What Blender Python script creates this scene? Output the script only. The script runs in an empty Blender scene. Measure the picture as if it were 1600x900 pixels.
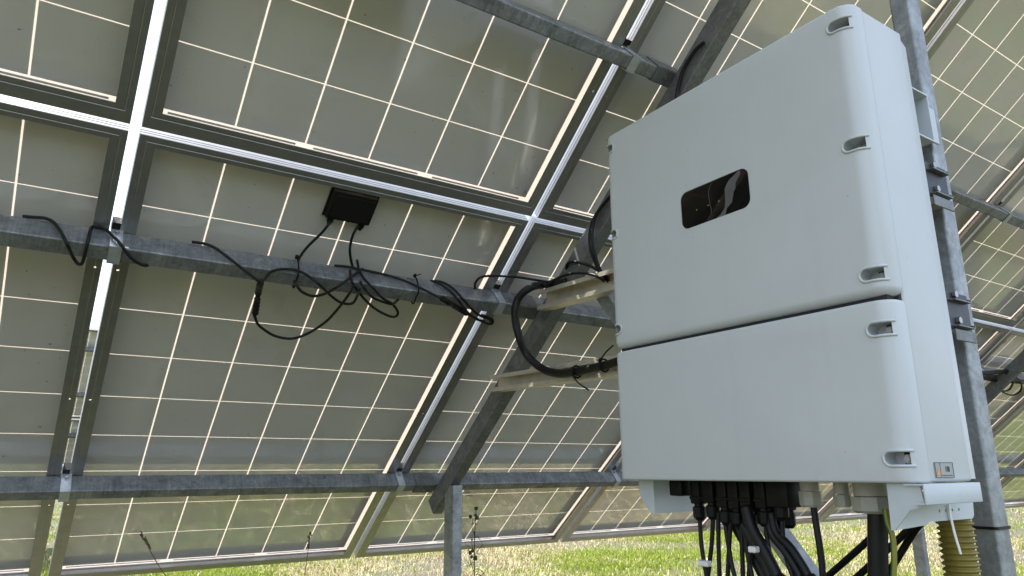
import bpy, bmesh, math, random
import numpy as np
from mathutils import Vector, Matrix

# ------------------------------------------------------------------ camera, sky, sun, exposure
scene = bpy.context.scene
COL = scene.collection
TAU = 0.68907                    # tilt of the solar table
H = 0.75                         # height of its low edge above the ground
CT, ST = math.cos(TAU), math.sin(TAU)

cam_data = bpy.data.cameras.new('camera')
cam = bpy.data.objects.new('camera', cam_data)
COL.objects.link(cam)
scene.camera = cam
pitch, yaw, roll = 0.25109, 0.59101, -0.00603
Fv = Vector((math.sin(yaw)*math.cos(pitch), math.cos(yaw)*math.cos(pitch), math.sin(pitch)))
Rv = Vector((math.cos(yaw), -math.sin(yaw), 0))
Uv = Rv.cross(Fv)
R2 = Rv*math.cos(roll) + Uv*math.sin(roll)
U2 = Uv*math.cos(roll) - Rv*math.sin(roll)
M = Matrix((R2, U2, -Fv)).transposed().to_4x4()
M.translation = Vector((-0.62869, -2.91739, 0.31914 + H))
cam.matrix_world = M
cam_data.sensor_width = 36
cam_data.lens = 24.887
cam_data.clip_start = 0.02
cam_data.clip_end = 600

SUN_DIR = Vector((-0.30, 0.31, 0.90)).normalized()
sun_el = math.asin(SUN_DIR.z)
sun_az = math.atan2(SUN_DIR.x, SUN_DIR.y)
world = bpy.data.worlds.new('World')
scene.world = world
world.use_nodes = True
wn = world.node_tree
bg = wn.nodes['Background']
sky = wn.nodes.new('ShaderNodeTexSky')
sky.sky_type = 'NISHITA'
sky.sun_disc = False
sky.sun_elevation = sun_el
sky.sun_rotation = sun_az
sky.air_density = 1.0
sky.dust_density = 4.0
sky.ozone_density = 1.0
# thin bright summer clouds over the hazy blue
tc = wn.nodes.new('ShaderNodeTexCoord')
cm = wn.nodes.new('ShaderNodeMapping'); cm.inputs['Scale'].default_value = (1.0, 1.0, 2.4)
wn.links.new(tc.outputs['Generated'], cm.inputs['Vector'])
cn = wn.nodes.new('ShaderNodeTexNoise'); cn.inputs['Scale'].default_value = 2.6; cn.inputs['Detail'].default_value = 7
cn.inputs['Roughness'].default_value = 0.58; cn.inputs['Distortion'].default_value = 0.3
wn.links.new(cm.outputs[0], cn.inputs['Vector'])
cr = wn.nodes.new('ShaderNodeValToRGB')
cr.color_ramp.elements[0].position = 0.40; cr.color_ramp.elements[0].color = (0.12, 0.12, 0.12, 1)
cr.color_ramp.elements[1].position = 0.66; cr.color_ramp.elements[1].color = (0.95, 0.95, 0.95, 1)
wn.links.new(cn.outputs[0], cr.inputs[0])
cx = wn.nodes.new('ShaderNodeMixRGB'); cx.inputs[2].default_value = (7.0, 7.9, 9.3, 1)
wn.links.new(cr.outputs[0], cx.inputs[0]); wn.links.new(sky.outputs[0], cx.inputs[1])
wn.links.new(cx.outputs[0], bg.inputs[0])
bg.inputs[1].default_value = 0.135
sl = bpy.data.lights.new('sun', 'SUN')
sl.energy = 4.6
sl.angle = math.radians(0.53)
sl.color = (1.0, 0.95, 0.87)
so = bpy.data.objects.new('sun', sl)
COL.objects.link(so)
so.rotation_euler = (-SUN_DIR).to_track_quat('-Z', 'Y').to_euler()
so.location = SUN_DIR*20
vs = scene.view_settings
vs.view_transform = 'Standard'
vs.look = 'None'
vs.exposure = 1.24
vs.gamma = 1.0
vs.use_curve_mapping = False
scene.cycles.max_bounces = 10
scene.cycles.diffuse_bounces = 5
scene.cycles.glossy_bounces = 4
scene.cycles.transparent_max_bounces = 12

rnd = random.Random(4)

# ------------------------------------------------------------------ helpers
def T(x, s, off):
    """table frame (across, up the slope, metres below the laminate) -> world"""
    return Vector((x, -s*CT - off*ST, s*ST - off*CT + H))
SV = Vector((0, -CT, ST))
NV = Vector((0, ST, CT))

def link(name, bm, mats, parent=None, smooth=False, autosmooth=None):
    me = bpy.data.meshes.new(name)
    bmesh.ops.recalc_face_normals(bm, faces=bm.faces)
    bm.to_mesh(me); bm.free()
    return link_me(name, me, mats, parent, smooth, autosmooth)

def link_me(name, me, mats, parent=None, smooth=False, autosmooth=None):
    o = bpy.data.objects.new(name, me)
    COL.objects.link(o)
    if not isinstance(mats, (list, tuple)): mats = [mats]
    if not me.materials:
        for m in mats: me.materials.append(m)
    if smooth or autosmooth:
        for p in me.polygons: p.use_smooth = True
    if autosmooth:
        me.set_sharp_from_angle(angle=math.radians(autosmooth))
    if parent: o.parent = parent
    return o

def tag(o, label=None, cat=None, group=None, kind=None):
    if label: o['label'] = label
    if cat: o['category'] = cat
    if group: o['group'] = group
    if kind: o['kind'] = kind
    return o

def empty(name, loc=(0, 0, 0)):
    o = bpy.data.objects.new(name, None)
    o.empty_display_size = 0.05
    COL.objects.link(o); o.location = loc
    return o

def box(bm, lo, hi, bev=0.0, seg=2, mi=0, mat=None):
    r = bmesh.ops.create_cube(bm, size=1)
    vs_ = r['verts']
    lo = Vector(lo); hi = Vector(hi); c = (lo+hi)/2; d = hi-lo
    for v in vs_:
        v.co = Vector((v.co.x*d.x, v.co.y*d.y, v.co.z*d.z)) + c
    fs = set()
    for v in vs_: fs.update(v.link_faces)
    if bev > 0:
        es = set()
        for v in vs_: es.update(v.link_edges)
        rr = bmesh.ops.bevel(bm, geom=list(es), offset=bev, segments=seg, affect='EDGES', profile=0.5)
        fs = set(rr['faces']) | {f for f in fs if f.is_valid}
        vv = set()
        for f in fs: vv.update(f.verts)
        vs_ = list(vv)
    for f in fs:
        if f.is_valid: f.material_index = mi
    if mat is not None:
        for v in vs_: v.co = mat @ v.co
    return vs_

def catmull(pts, n=8):
    P = [Vector(p) for p in pts]
    P = [P[0]*2-P[1]] + P + [P[-1]*2-P[-2]]
    out = []
    for i in range(1, len(P)-2):
        for k in range(n):
            t = k/n
            a, b, c, d = P[i-1], P[i], P[i+1], P[i+2]
            out.append(0.5*((2*b)+(c-a)*t+(2*a-5*b+4*c-d)*t*t+(3*b-a-3*c+d)*t**3))
    out.append(P[-2])
    return out

def tube(bm, pts, r, seg=10, mi=0, cap=True):
    """r: number or a list of one radius per point"""
    n = len(pts)
    rs = r if isinstance(r, (list, tuple)) else [r]*n
    tang = []
    for i in range(n):
        a = pts[max(i-1, 0)]; b = pts[min(i+1, n-1)]
        t = (b-a)
        tang.append(t.normalized() if t.length > 1e-9 else Vector((0, 0, 1)))
    up = Vector((0, 0, 1)) if abs(tang[0].z) < 0.9 else Vector((1, 0, 0))
    nrm = (up - tang[0]*up.dot(tang[0])).normalized()
    rings = []
    for i in range(n):
        nrm = (nrm - tang[i]*nrm.dot(tang[i])).normalized()
        bn = tang[i].cross(nrm)
        ring = []
        for k in range(seg):
            a = 2*math.pi*k/seg
            ring.append(bm.verts.new(pts[i] + (nrm*math.cos(a)+bn*math.sin(a))*rs[i]))
        rings.append(ring)
    for i in range(n-1):
        for k in range(seg):
            f = bm.faces.new((rings[i][k], rings[i][(k+1) % seg], rings[i+1][(k+1) % seg], rings[i+1][k]))
            f.material_index = mi
    if cap:
        for ring in (rings[0], rings[-1]):
            f = bm.faces.new(ring); f.material_index = mi

def prism(bm, outline, ax_o, ax_u, ax_v, ax_w, length, mi=0, caps=True):
    """closed outline (u,v) extruded along ax_w from ax_o"""
    a = [bm.verts.new(ax_o + ax_u*p[0] + ax_v*p[1]) for p in outline]
    b = [bm.verts.new(v.co + ax_w*length) for v in a]
    n = len(a)
    for i in range(n):
        f = bm.faces.new((a[i], a[(i+1) % n], b[(i+1) % n], b[i])); f.material_index = mi
    if caps:
        f = bm.faces.new(a); f.material_index = mi
        f = bm.faces.new(list(reversed(b))); f.material_index = mi
    return a, b

def rrect(w, h, r, seg=4, cx=0.0, cy=0.0):
    out = []
    for (sx, sy, a0) in ((1, 1, 0), (-1, 1, 90), (-1, -1, 180), (1, -1, 270)):
        for k in range(seg+1):
            a = math.radians(a0 + 90*k/seg)
            out.append((cx + sx*(w/2-r) + r*math.cos(a), cy + sy*(h/2-r) + r*math.sin(a)))
    return out

def hollow(bm, w, h, o, u, v, wax, length, r=0.004, wall=0.003):
    """rectangular hollow section, centred on o"""
    out = rrect(w, h, r, 3)
    inn = rrect(w-2*wall, h-2*wall, max(r-wall, 0.001), 3)
    def ring(pl, off): return [bm.verts.new(o + u*p[0] + v*p[1] + wax*off) for p in pl]
    A, B, C_, D = ring(out, 0), ring(out, length), ring(inn, 0), ring(inn, length)
    n = len(A)
    for i in range(n):
        j = (i+1) % n
        bm.faces.new((A[i], A[j], B[j], B[i]))
        bm.faces.new((C_[j], C_[i], D[i], D[j]))
        bm.faces.new((A[j], A[i], C_[i], C_[j]))
        bm.faces.new((B[i], B[j], D[j], D[i]))

X1, Y1, Z1 = Vector((1, 0, 0)), Vector((0, 1, 0)), Vector((0, 0, 1))

def cyl(bm, c, axis, r, h, seg=20, mi=0, r2=None):
    axis = Vector(axis).normalized()
    p = [Vector(c), Vector(c)+axis*h]
    tube(bm, p, [r, r if r2 is None else r2], seg, mi)

# ------------------------------------------------------------------ materials
def newmat(name):
    m = bpy.data.materials.new(name); m.use_nodes = True
    nt = m.node_tree
    return m, nt, nt.nodes['Principled BSDF'], nt.nodes['Material Output']

def nd(nt, typ, **kw):
    n = nt.nodes.new(typ)
    for k, v in kw.items(): setattr(n, k, v)
    return n

def ramp(nt, fac, stops):
    r = nd(nt, 'ShaderNodeValToRGB')
    els = r.color_ramp.elements
    while len(els) < len(stops): els.new(0.5)
    for e, (p, c) in zip(els, stops):
        e.position = p; e.color = (*c, 1) if len(c) == 3 else c
    nt.links.new(fac, r.inputs[0])
    return r

def noise(nt, vec, scale, detail=4, rough=0.55, dist=0.0):
    n = nd(nt, 'ShaderNodeTexNoise')
    n.inputs['Scale'].default_value = scale
    n.inputs['Detail'].default_value = detail
    n.inputs['Roughness'].default_value = rough
    n.inputs['Distortion'].default_value = dist
    if vec is not None: nt.links.new(vec, n.inputs['Vector'])
    return n

def coords(nt, scale=(1, 1, 1)):
    g = nd(nt, 'ShaderNodeTexCoord')
    mp = nd(nt, 'ShaderNodeMapping')
    mp.inputs['Scale'].default_value = scale
    nt.links.new(g.outputs['Object'], mp.inputs['Vector'])
    return mp.outputs['Vector']

def bump(nt, bsdf, h, strength, dist=0.001):
    b = nd(nt, 'ShaderNodeBump')
    b.inputs['Strength'].default_value = strength
    b.inputs['Distance'].default_value = dist
    nt.links.new(h, b.inputs['Height'])
    nt.links.new(b.outputs[0], bsdf.inputs['Normal'])

def galv(name, base=(0.42, 0.44, 0.46), contrast=1.0, drip=0.0):
    m, nt, b, out = newmat(name)
    v = coords(nt)
    vo = nd(nt, 'ShaderNodeTexVoronoi'); vo.inputs['Scale'].default_value = 110
    n0 = noise(nt, v, 22, 4, 0.6)
    mixv = nd(nt, 'ShaderNodeMixRGB'); mixv.blend_type = 'ADD'; mixv.inputs[0].default_value = 0.05
    nt.links.new(v, mixv.inputs[1]); nt.links.new(n0.outputs['Color'], mixv.inputs[2])
    nt.links.new(mixv.outputs[0], vo.inputs['Vector'])
    sep = nd(nt, 'ShaderNodeSeparateColor'); nt.links.new(vo.outputs['Color'], sep.inputs[0])
    n1 = noise(nt, v, 16, 6, 0.65, 0.4)
    n2 = noise(nt, v, 130, 5, 0.7)
    mth = nd(nt, 'ShaderNodeMath', operation='MULTIPLY'); nt.links.new(sep.outputs[0], mth.inputs[0]); mth.inputs[1].default_value = 0.14
    mt2 = nd(nt, 'ShaderNodeMath', operation='MULTIPLY_ADD'); nt.links.new(n1.outputs[0], mt2.inputs[0]); mt2.inputs[1].default_value = 0.85; nt.links.new(mth.outputs[0], mt2.inputs[2])
    mt3 = nd(nt, 'ShaderNodeMath', operation='MULTIPLY_ADD'); nt.links.new(n2.outputs[0], mt3.inputs[0]); mt3.inputs[1].default_value = 0.35; nt.links.new(mt2.outputs[0], mt3.inputs[2])
    if drip:
        nz = noise(nt, coords(nt, (150, 9, 9)), 1.0, 4, 0.65)
        md = nd(nt, 'ShaderNodeMath', operation='MULTIPLY_ADD'); nt.links.new(nz.outputs[0], md.inputs[0]); md.inputs[1].default_value = 0.55; nt.links.new(mt3.outputs[0], md.inputs[2])
        ms_ = nd(nt, 'ShaderNodeMath', operation='SUBTRACT'); nt.links.new(md.outputs[0], ms_.inputs[0]); ms_.inputs[1].default_value = 0.27
        mt3 = ms_
    k = 0.38*contrast
    lo = tuple(c*(1-k) for c in base); hi = tuple(min(1, c*(1+k)) for c in base)
    r = ramp(nt, mt3.outputs[0], [(0.45, lo), (0.72, base), (0.95, hi)])
    nt.links.new(r.outputs[0], b.inputs['Base Color'])
    b.inputs['Metallic'].default_value = 0.6
    rr = ramp(nt, mt2.outputs[0], [(0.3, (0.62,)*3), (0.8, (0.40,)*3)])
    nt.links.new(rr.outputs[0], b.inputs['Roughness'])
    bump(nt, b, mt3.outputs[0], 0.35, 0.0012)
    return m

def simple(name, col, rough=0.5, metal=0.0, nscale=40, namp=0.12, bstr=0.1, spec=0.5, bdist=0.0005):
    m, nt, b, out = newmat(name)
    v = coords(nt)
    n = noise(nt, v, nscale, 5, 0.6)
    lo = tuple(c*(1-namp) for c in col); hi = tuple(min(1, c*(1+namp)) for c in col)
    r = ramp(nt, n.outputs[0], [(0.3, lo), (0.7, hi)])
    nt.links.new(r.outputs[0], b.inputs['Base Color'])
    b.inputs['Roughness'].default_value = rough
    b.inputs['Metallic'].default_value = metal
    b.inputs['Specular IOR Level'].default_value = spec
    n2 = noise(nt, v, nscale*6, 3, 0.6)
    if bstr: bump(nt, b, n2.outputs[0], bstr, bdist)
    return m

M_GALV = galv('galvanised_steel', (0.195, 0.205, 0.21), 1.05)
M_GALV2 = galv('galvanised_steel_post', (0.30, 0.318, 0.33), 1.0)
M_PURLIN = galv('galvanised_purlin', (0.25, 0.268, 0.285), 1.2, 1.0)
M_CLAMP = simple('zinc_strap', (0.50, 0.54, 0.58), 0.4, 0.6, 60, 0.12, 0.15)
M_RAIL = simple('raw_aluminium_rail', (0.66, 0.62, 0.52), 0.38, 0.65, 25, 0.14, 0.12)
M_RUBBER = simple('black_rubber', (0.007, 0.007, 0.008), 0.45, 0, 50, 0.2, 0.1, 0.28)
M_BLACKP = simple('black_plastic', (0.005, 0.005, 0.0055), 0.5, 0, 80, 0.2, 0.3, 0.2)
M_BOX = simple('junction_box_black', (0.006, 0.006, 0.006), 0.6, 0, 80, 0.2, 0.3, 0.3)
M_WHITEP = simple('powder_coat_white', (0.515, 0.545, 0.56), 0.42, 0, 9, 0.025, 0.22, 0.5, 0.0004)
nt = M_WHITEP.node_tree; b = nt.nodes['Principled BSDF']
old = b.inputs['Base Color'].links[0].from_socket
st_ = noise(nt, coords(nt, (38, 38, 1.6)), 1.0, 5, 0.65)
stm = ramp(nt, st_.outputs[0], [(0.55, (1, 1, 1)), (0.85, (0.965, 0.963, 0.955))])
sk_ = noise(nt, coords(nt), 95, 2, 0.5)
skm = ramp(nt, sk_.outputs[0], [(0.775, (1, 1, 1)), (0.80, (0.62, 0.60, 0.55))])
m1 = nd(nt, 'ShaderNodeMixRGB'); m1.blend_type = 'MULTIPLY'; m1.inputs[0].default_value = 1
m2 = nd(nt, 'ShaderNodeMixRGB'); m2.blend_type = 'MULTIPLY'; m2.inputs[0].default_value = 1
nt.links.new(old, m1.inputs[1]); nt.links.new(stm.outputs[0], m1.inputs[2])
nt.links.new(m1.outputs[0], m2.inputs[1]); nt.links.new(skm.outputs[0], m2.inputs[2])
nt.links.new(m2.outputs[0], b.inputs['Base Color'])
M_BRKT = simple('powder_coat_bracket', (0.50, 0.55, 0.58), 0.40, 0, 30, 0.04, 0.15)
M_BEIGE = simple('beige_gland', (0.36, 0.35, 0.31), 0.5, 0, 60, 0.08, 0.1)
M_YELLOW = simple('yellow_conduit', (0.20, 0.16, 0.03), 0.42, 0, 30, 0.15, 0.15)
M_SCREW = simple('steel_screw', (0.35, 0.35, 0.35), 0.35, 0.9, 60, 0.1, 0.1)
M_TAG = simple('clear_white_tag', (0.75, 0.75, 0.74), 0.35, 0, 60, 0.05, 0)
M_GREEN = simple('green_insulation', (0.015, 0.12, 0.035), 0.4, 0, 60, 0.1, 0)
M_YELINS = simple('yellow_insulation', (0.22, 0.21, 0.03), 0.4, 0, 60, 0.1, 0)
M_FLESH = simple('gasket_and_hole_shade', (0.02, 0.02, 0.02), 0.8)

# anodised module frame, with its round mounting holes
M_FRAME, nt, b, out = newmat('anodised_frame')
v = coords(nt)
n = noise(nt, v, 30, 4, 0.6)
r = ramp(nt, n.outputs[0], [(0.3, (0.32, 0.325, 0.33)), (0.7, (0.37, 0.375, 0.38))])
nt.links.new(r.outputs[0], b.inputs['Base Color'])
b.inputs['Metallic'].default_value = 0.82
b.inputs['Roughness'].default_value = 0.36
n2 = noise(nt, coords(nt, (300, 3, 300)), 2, 2, 0.5)
bump(nt, b, n2.outputs[0], 0.04, 0.0004)
sp_ = nd(nt, 'ShaderNodeSeparateXYZ'); nt.links.new(v, sp_.inputs[0])
ab = nd(nt, 'ShaderNodeMath', operation='ABSOLUTE'); nt.links.new(sp_.outputs[0], ab.inputs[0])
c2 = nd(nt, 'ShaderNodeCombineXYZ'); nt.links.new(ab.outputs[0], c2.inputs[0]); nt.links.new(sp_.outputs[1], c2.inputs[1])
last = None
for y0 in (0.463, 0.017, -0.431):
    dn = nd(nt, 'ShaderNodeVectorMath', operation='DISTANCE'); nt.links.new(c2.outputs[0], dn.inputs[0])
    dn.inputs[1].default_value = (0.5152-0.0125, y0, 0)
    if last is None: last = dn.outputs['Value']
    else:
        mn = nd(nt, 'ShaderNodeMath', operation='MINIMUM'); nt.links.new(last, mn.inputs[0]); nt.links.new(dn.outputs['Value'], mn.inputs[1]); last = mn.outputs[0]
lt = nd(nt, 'ShaderNodeMath', operation='LESS_THAN'); nt.links.new(last, lt.inputs[0]); lt.inputs[1].default_value = 0.0036
zl = nd(nt, 'ShaderNodeMath', operation='LESS_THAN'); nt.links.new(sp_.outputs[2], zl.inputs[0]); zl.inputs[1].default_value = -0.0315
ml = nd(nt, 'ShaderNodeMath', operation='MULTIPLY'); nt.links.new(lt.outputs[0], ml.inputs[0]); nt.links.new(zl.outputs[0], ml.inputs[1])
tp = nd(nt, 'ShaderNodeBsdfTransparent'); msf = nd(nt, 'ShaderNodeMixShader')
nt.links.new(ml.outputs[0], msf.inputs[0]); nt.links.new(b.outputs[0], msf.inputs[1]); nt.links.new(tp.outputs[0], msf.inputs[2])
nt.links.new(msf.outputs[0], out.inputs['Surface'])

# white backsheet: diffuse + a thin film that lets the sun through between the cells
M_BACK, nt, b, out = newmat('white_backsheet')
v = coords(nt)
oi = nd(nt, 'ShaderNodeObjectInfo')
va = nd(nt, 'ShaderNodeVectorMath', operation='ADD')
vm = nd(nt, 'ShaderNodeVectorMath', operation='SCALE'); vm.inputs['Scale'].default_value = 37.0
cmb = nd(nt, 'ShaderNodeCombineXYZ')
for i in range(3): nt.links.new(oi.outputs['Random'], cmb.inputs[i])
nt.links.new(cmb.outputs[0], vm.inputs[0])
nt.links.new(v, va.inputs[0]); nt.links.new(vm.outputs[0], va.inputs[1])
V = va.outputs[0]
big = noise(nt, V, 3.2, 4, 0.55, 0.5)
base = ramp(nt, big.outputs[0], [(0.3, (0.75, 0.75, 0.74)), (0.7, (0.81, 0.81, 0.80))])
sp = noise(nt, V, 75, 2, 0.5)
spm = ramp(nt, sp.outputs[0], [(0.745, (0, 0, 0)), (0.78, (0.9, 0.9, 0.9))])
sm = noise(nt, V, 7, 4, 0.65, 1.2)
smm = ramp(nt, sm.outputs[0], [(0.60, (0, 0, 0)), (0.76, (0.28, 0.28, 0.28))])
mx = nd(nt, 'ShaderNodeMixRGB'); mx.inputs[2].default_value = (0.50, 0.46, 0.38, 1)
nt.links.new(smm.outputs[0], mx.inputs[0]); nt.links.new(base.outputs[0], mx.inputs[1])
mx2 = nd(nt, 'ShaderNodeMixRGB'); mx2.inputs[2].default_value = (0.08, 0.06, 0.045, 1)
nt.links.new(spm.outputs[0], mx2.inputs[0]); nt.links.new(mx.outputs[0], mx2.inputs[1])
nt.links.new(mx2.outputs[0], b.inputs['Base Color'])
rgh = ramp(nt, sm.outputs[0], [(0.35, (0.12,)*3), (0.7, (0.22,)*3)])
nt.links.new(rgh.outputs[0], b.inputs['Roughness'])
b.inputs['Specular IOR Level'].default_value = 0.4
b.inputs['Coat Weight'].default_value = 1.0
b.inputs['Coat IOR'].default_value = 2.7
b.inputs['Coat Roughness'].default_value = 0.07
wav = noise(nt, V, 5.0, 2, 0.5)
bump(nt, b, wav.outputs[0], 0.22, 0.003)
tr = nd(nt, 'ShaderNodeBsdfTranslucent'); tr.inputs[0].default_value = (0.95, 0.80, 0.66, 1)
ms = nd(nt, 'ShaderNodeMixShader'); ms.inputs[0].default_value = 0.22
nt.links.new(b.outputs[0], ms.inputs[1]); nt.links.new(tr.outputs[0], ms.inputs[2])
nt.links.new(ms.outputs[0], out.inputs['Surface'])

M_CELL = simple('silicon_cell', (0.012, 0.018, 0.05), 0.25, 0.2, 30, 0.2, 0)
M_DISPLAY = simple('display_glass', (0.003, 0.003, 0.003), 0.05, 0, 8, 0.1, 0.0, 0.22)
nt = M_DISPLAY.node_tree
bump(nt, nt.nodes['Principled BSDF'], noise(nt, coords(nt), 14, 2, 0.5).outputs[0], 0.12, 0.003)
M_REFL = simple('reflection_grey', (0.10, 0.095, 0.10), 0.35, 0, 60, 0.15, 0.2)
M_BROWN = simple('brown_reflection_line', (0.05, 0.035, 0.025), 0.4, 0, 60, 0.15, 0.0)
M_RAILSHADE = simple('rail_inside_shade', (0.035, 0.037, 0.042), 0.45, 0.5, 60, 0.2, 0.15)
M_LED = simple('indicator_led', (0.20, 0.19, 0.05), 0.4)
e = M_LED.node_tree.nodes['Principled BSDF']
e.inputs['Emission Color'].default_value = (0.55, 0.5, 0.05, 1); e.inputs['Emission Strength'].default_value = 0.10
# ------------------------------------------------------------------ ground
def ground_material():
    m, nt, b, out = newmat('meadow_ground')
    v = coords(nt)
    a = noise(nt, v, 1.1, 5, 0.6)
    c = noise(nt, v, 28, 6, 0.7)
    r1 = ramp(nt, c.outputs[0], [(0.3, (0.03, 0.035, 0.013)), (0.5, (0.07, 0.085, 0.025)), (0.66, (0.14, 0.13, 0.065))])
    r2 = ramp(nt, c.outputs[0], [(0.3, (0.05, 0.04, 0.027)), (0.6, (0.12, 0.105, 0.065)), (0.75, (0.19, 0.17, 0.11))])
    ma = ramp(nt, a.outputs[0], [(0.42, (0, 0, 0)), (0.6, (1, 1, 1))])
    mx = nd(nt, 'ShaderNodeMixRGB')
    nt.links.new(ma.outputs[0], mx.inputs[0]); nt.links.new(r1.outputs[0], mx.inputs[1]); nt.links.new(r2.outputs[0], mx.inputs[2])
    nt.links.new(mx.outputs[0], b.inputs['Base Color'])
    b.inputs['Roughness'].default_value = 0.9
    bump(nt, b, c.outputs[0], 0.8, 0.03)
    return m
bm = bmesh.new()
g = 300
N_ = 60
vsx = [[bm.verts.new((-g+2*g*i/N_, -g+2*g*j/N_, 0)) for j in range(N_+1)] for i in range(N_+1)]
for i in range(N_):
    for j in range(N_):
        bm.faces.new((vsx[i][j], vsx[i+1][j], vsx[i+1][j+1], vsx[i][j+1]))
o = link('ground', bm, ground_material())
tag(o, kind='structure')

# ------------------------------------------------------------------ grass: one mass of real blades
def grass(name, n, xr, yr, seed, hgt, wid, dens=None):
    rg = np.random.default_rng(seed)
    x = rg.uniform(*xr, n*3); y = rg.uniform(*yr, n*3)
    # patchiness
    p = np.sin(x*1.7+1.3*np.sin(y*1.1))+np.sin(y*2.3+np.sin(x*0.9)*2)+0.6*np.sin(x*5.1+y*3.7)
    keep = rg.random(n*3) < np.clip(0.50+0.30*p, 0.10, 1)
    if dens is not None: keep &= rg.random(n*3) < dens(x, y)
    x, y, p = x[keep][:n], y[keep][:n], p[keep][:n]
    n = len(x)
    patch = np.sin(x*0.8+2+np.sin(y*0.7))+np.sin(y*1.3-x*0.5)+0.9*np.sin(x*3.1+1.5*np.sin(y*2.2+x))*np.sin(y*3.7-x*1.1)
    dry = rg.random(n) < np.clip(0.50-0.24*patch-0.10*p, 0.10, 0.93)
    h = hgt*(0.35+1.1*rg.random(n)**1.6)*np.where(dry, 0.85, 1.0)
    w = wid*(0.6+0.8*rg.random(n))
    a = rg.uniform(0, 2*np.pi, n)
    lean = rg.uniform(0.1, 1.5, n)*np.where(dry, 1.5, 1.0)
    dx, dy = np.cos(a), np.sin(a)
    # the width axis is random relative to the lean
    b = a + np.pi/2 + rg.uniform(-0.5, 0.5, n)
    wx, wy = np.cos(b)*w/2, np.sin(b)*w/2
    V_ = np.zeros((n, 5, 3))
    z1 = h*0.55; z2 = h*np.clip(1.0-0.25*lean, 0.35, 1)
    l1 = h*0.22*lean; l2 = h*0.75*lean
    V_[:, 0] = np.stack([x-wx, y-wy, np.zeros(n)-0.003], 1)
    V_[:, 1] = np.stack([x+wx, y+wy, np.zeros(n)-0.003], 1)
    V_[:, 2] = np.stack([x+dx*l1+wx*.8, y+dy*l1+wy*.8, z1], 1)
    V_[:, 3] = np.stack([x+dx*l1-wx*.8, y+dy*l1-wy*.8, z1], 1)
    V_[:, 4] = np.stack([x+dx*l2, y+dy*l2, z2], 1)
    me = bpy.data.meshes.new(name)
    me.vertices.add(n*5)
    me.vertices.foreach_set('co', V_.ravel())
    base = np.arange(n)*5
    loops = np.stack([base, base+1, base+2, base+3, base+3, base+2, base+4], 1).ravel()
    me.loops.add(len(loops)); me.loops.foreach_set('vertex_index', loops.astype(np.int32))
    me.polygons.add(2*n)
    st = np.stack([np.arange(n)*7, np.arange(n)*7+4], 1).ravel()
    me.polygons.foreach_set('loop_start', st.astype(np.int32))
    me.polygons.foreach_set('loop_total', np.tile([4, 3], n).astype(np.int32))
    me.update(calc_edges=True)
    # species colour of each blade
    t = rg.random(n)
    green = np.stack([0.12+0.18*t, 0.185+0.18*t, 0.010+0.025*t], 1)
    straw = np.stack([0.42+0.33*t, 0.36+0.30*t, 0.20+0.24*t], 1)
    colr = np.where(dry[:, None], straw, green)
    brown = rg.random(n) < np.clip(0.10-0.09*patch, 0.03, 0.35)
    colr[brown] = [0.20, 0.13, 0.075]
    C4 = np.ones((n, 5, 4)); C4[:, :, :3] = colr[:, None, :]
    at = me.color_attributes.new('blade', 'FLOAT_COLOR', 'POINT')
    at.data.foreach_set('color', C4.ravel().astype(np.float32))
    return me

M_GRASS, nt, b, out = newmat('grass_blades')
at = nd(nt, 'ShaderNodeAttribute'); at.attribute_name = 'blade'
nt.links.new(at.outputs['Color'], b.inputs['Base Color'])
b.inputs['Roughness'].default_value = 0.6
b.inputs['Specular IOR Level'].default_value = 0.3
tr = nd(nt, 'ShaderNodeBsdfTranslucent'); nt.links.new(at.outputs['Color'], tr.inputs[0])
ms = nd(nt, 'ShaderNodeMixShader'); ms.inputs[0].default_value = 0.35
nt.links.new(b.outputs[0], ms.inputs[1]); nt.links.new(tr.outputs[0], ms.inputs[2])
nt.links.new(ms.outputs[0], out.inputs['Surface'])

def wedge(x, y):
    dx, dy = x+0.63, y+2.92
    d = np.hypot(dx, dy); ang = np.degrees(np.arctan2(dx, dy))
    inside = (ang > -9) & (ang < 78)
    return np.where(inside, np.clip((9.0/d)**1.3, 0.05, 1), 0.04)
parts_ = [grass('g1', 250000, (-3, 12), (-0.8, 9), 1, 0.058, 0.0058, wedge),
          grass('g2', 190000, (-3, 32), (2, 26), 2, 0.060, 0.013, wedge),
          grass('g3', 60000, (-3, 6), (-4, 0.2), 3, 0.10, 0.006)]
# merge the sheets of blades into the one mass
bmv = []; bml = []; bms = []; bmt = []; bmc = []
vo = lo_ = 0
for me in parts_:
    nv = len(me.vertices); nl = len(me.loops); npoly = len(me.polygons)
    a_ = np.zeros(nv*3); me.vertices.foreach_get('co', a_); bmv.append(a_)
    l_ = np.zeros(nl, np.int32); me.loops.foreach_get('vertex_index', l_); bml.append(l_+vo)
    s_ = np.zeros(npoly, np.int32); me.polygons.foreach_get('loop_start', s_); bms.append(s_+lo_)
    t_ = np.zeros(npoly, np.int32); me.polygons.foreach_get('loop_total', t_); bmt.append(t_)
    c_ = np.zeros(nv*4, np.float32); me.color_attributes['blade'].data.foreach_get('color', c_); bmc.append(c_)
    vo += nv; lo_ += nl
me = bpy.data.meshes.new('grass')
me.vertices.add(vo); me.vertices.foreach_set('co', np.concatenate(bmv))
me.loops.add(lo_); me.loops.foreach_set('vertex_index', np.concatenate(bml))
ns = np.concatenate(bms)
me.polygons.add(len(ns)); me.polygons.foreach_set('loop_start', ns); me.polygons.foreach_set('loop_total', np.concatenate(bmt))
me.update(calc_edges=True)
at = me.color_attributes.new('blade', 'FLOAT_COLOR', 'POINT'); at.data.foreach_set('color', np.concatenate(bmc))
for p in parts_: bpy.data.meshes.remove(p)
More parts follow.
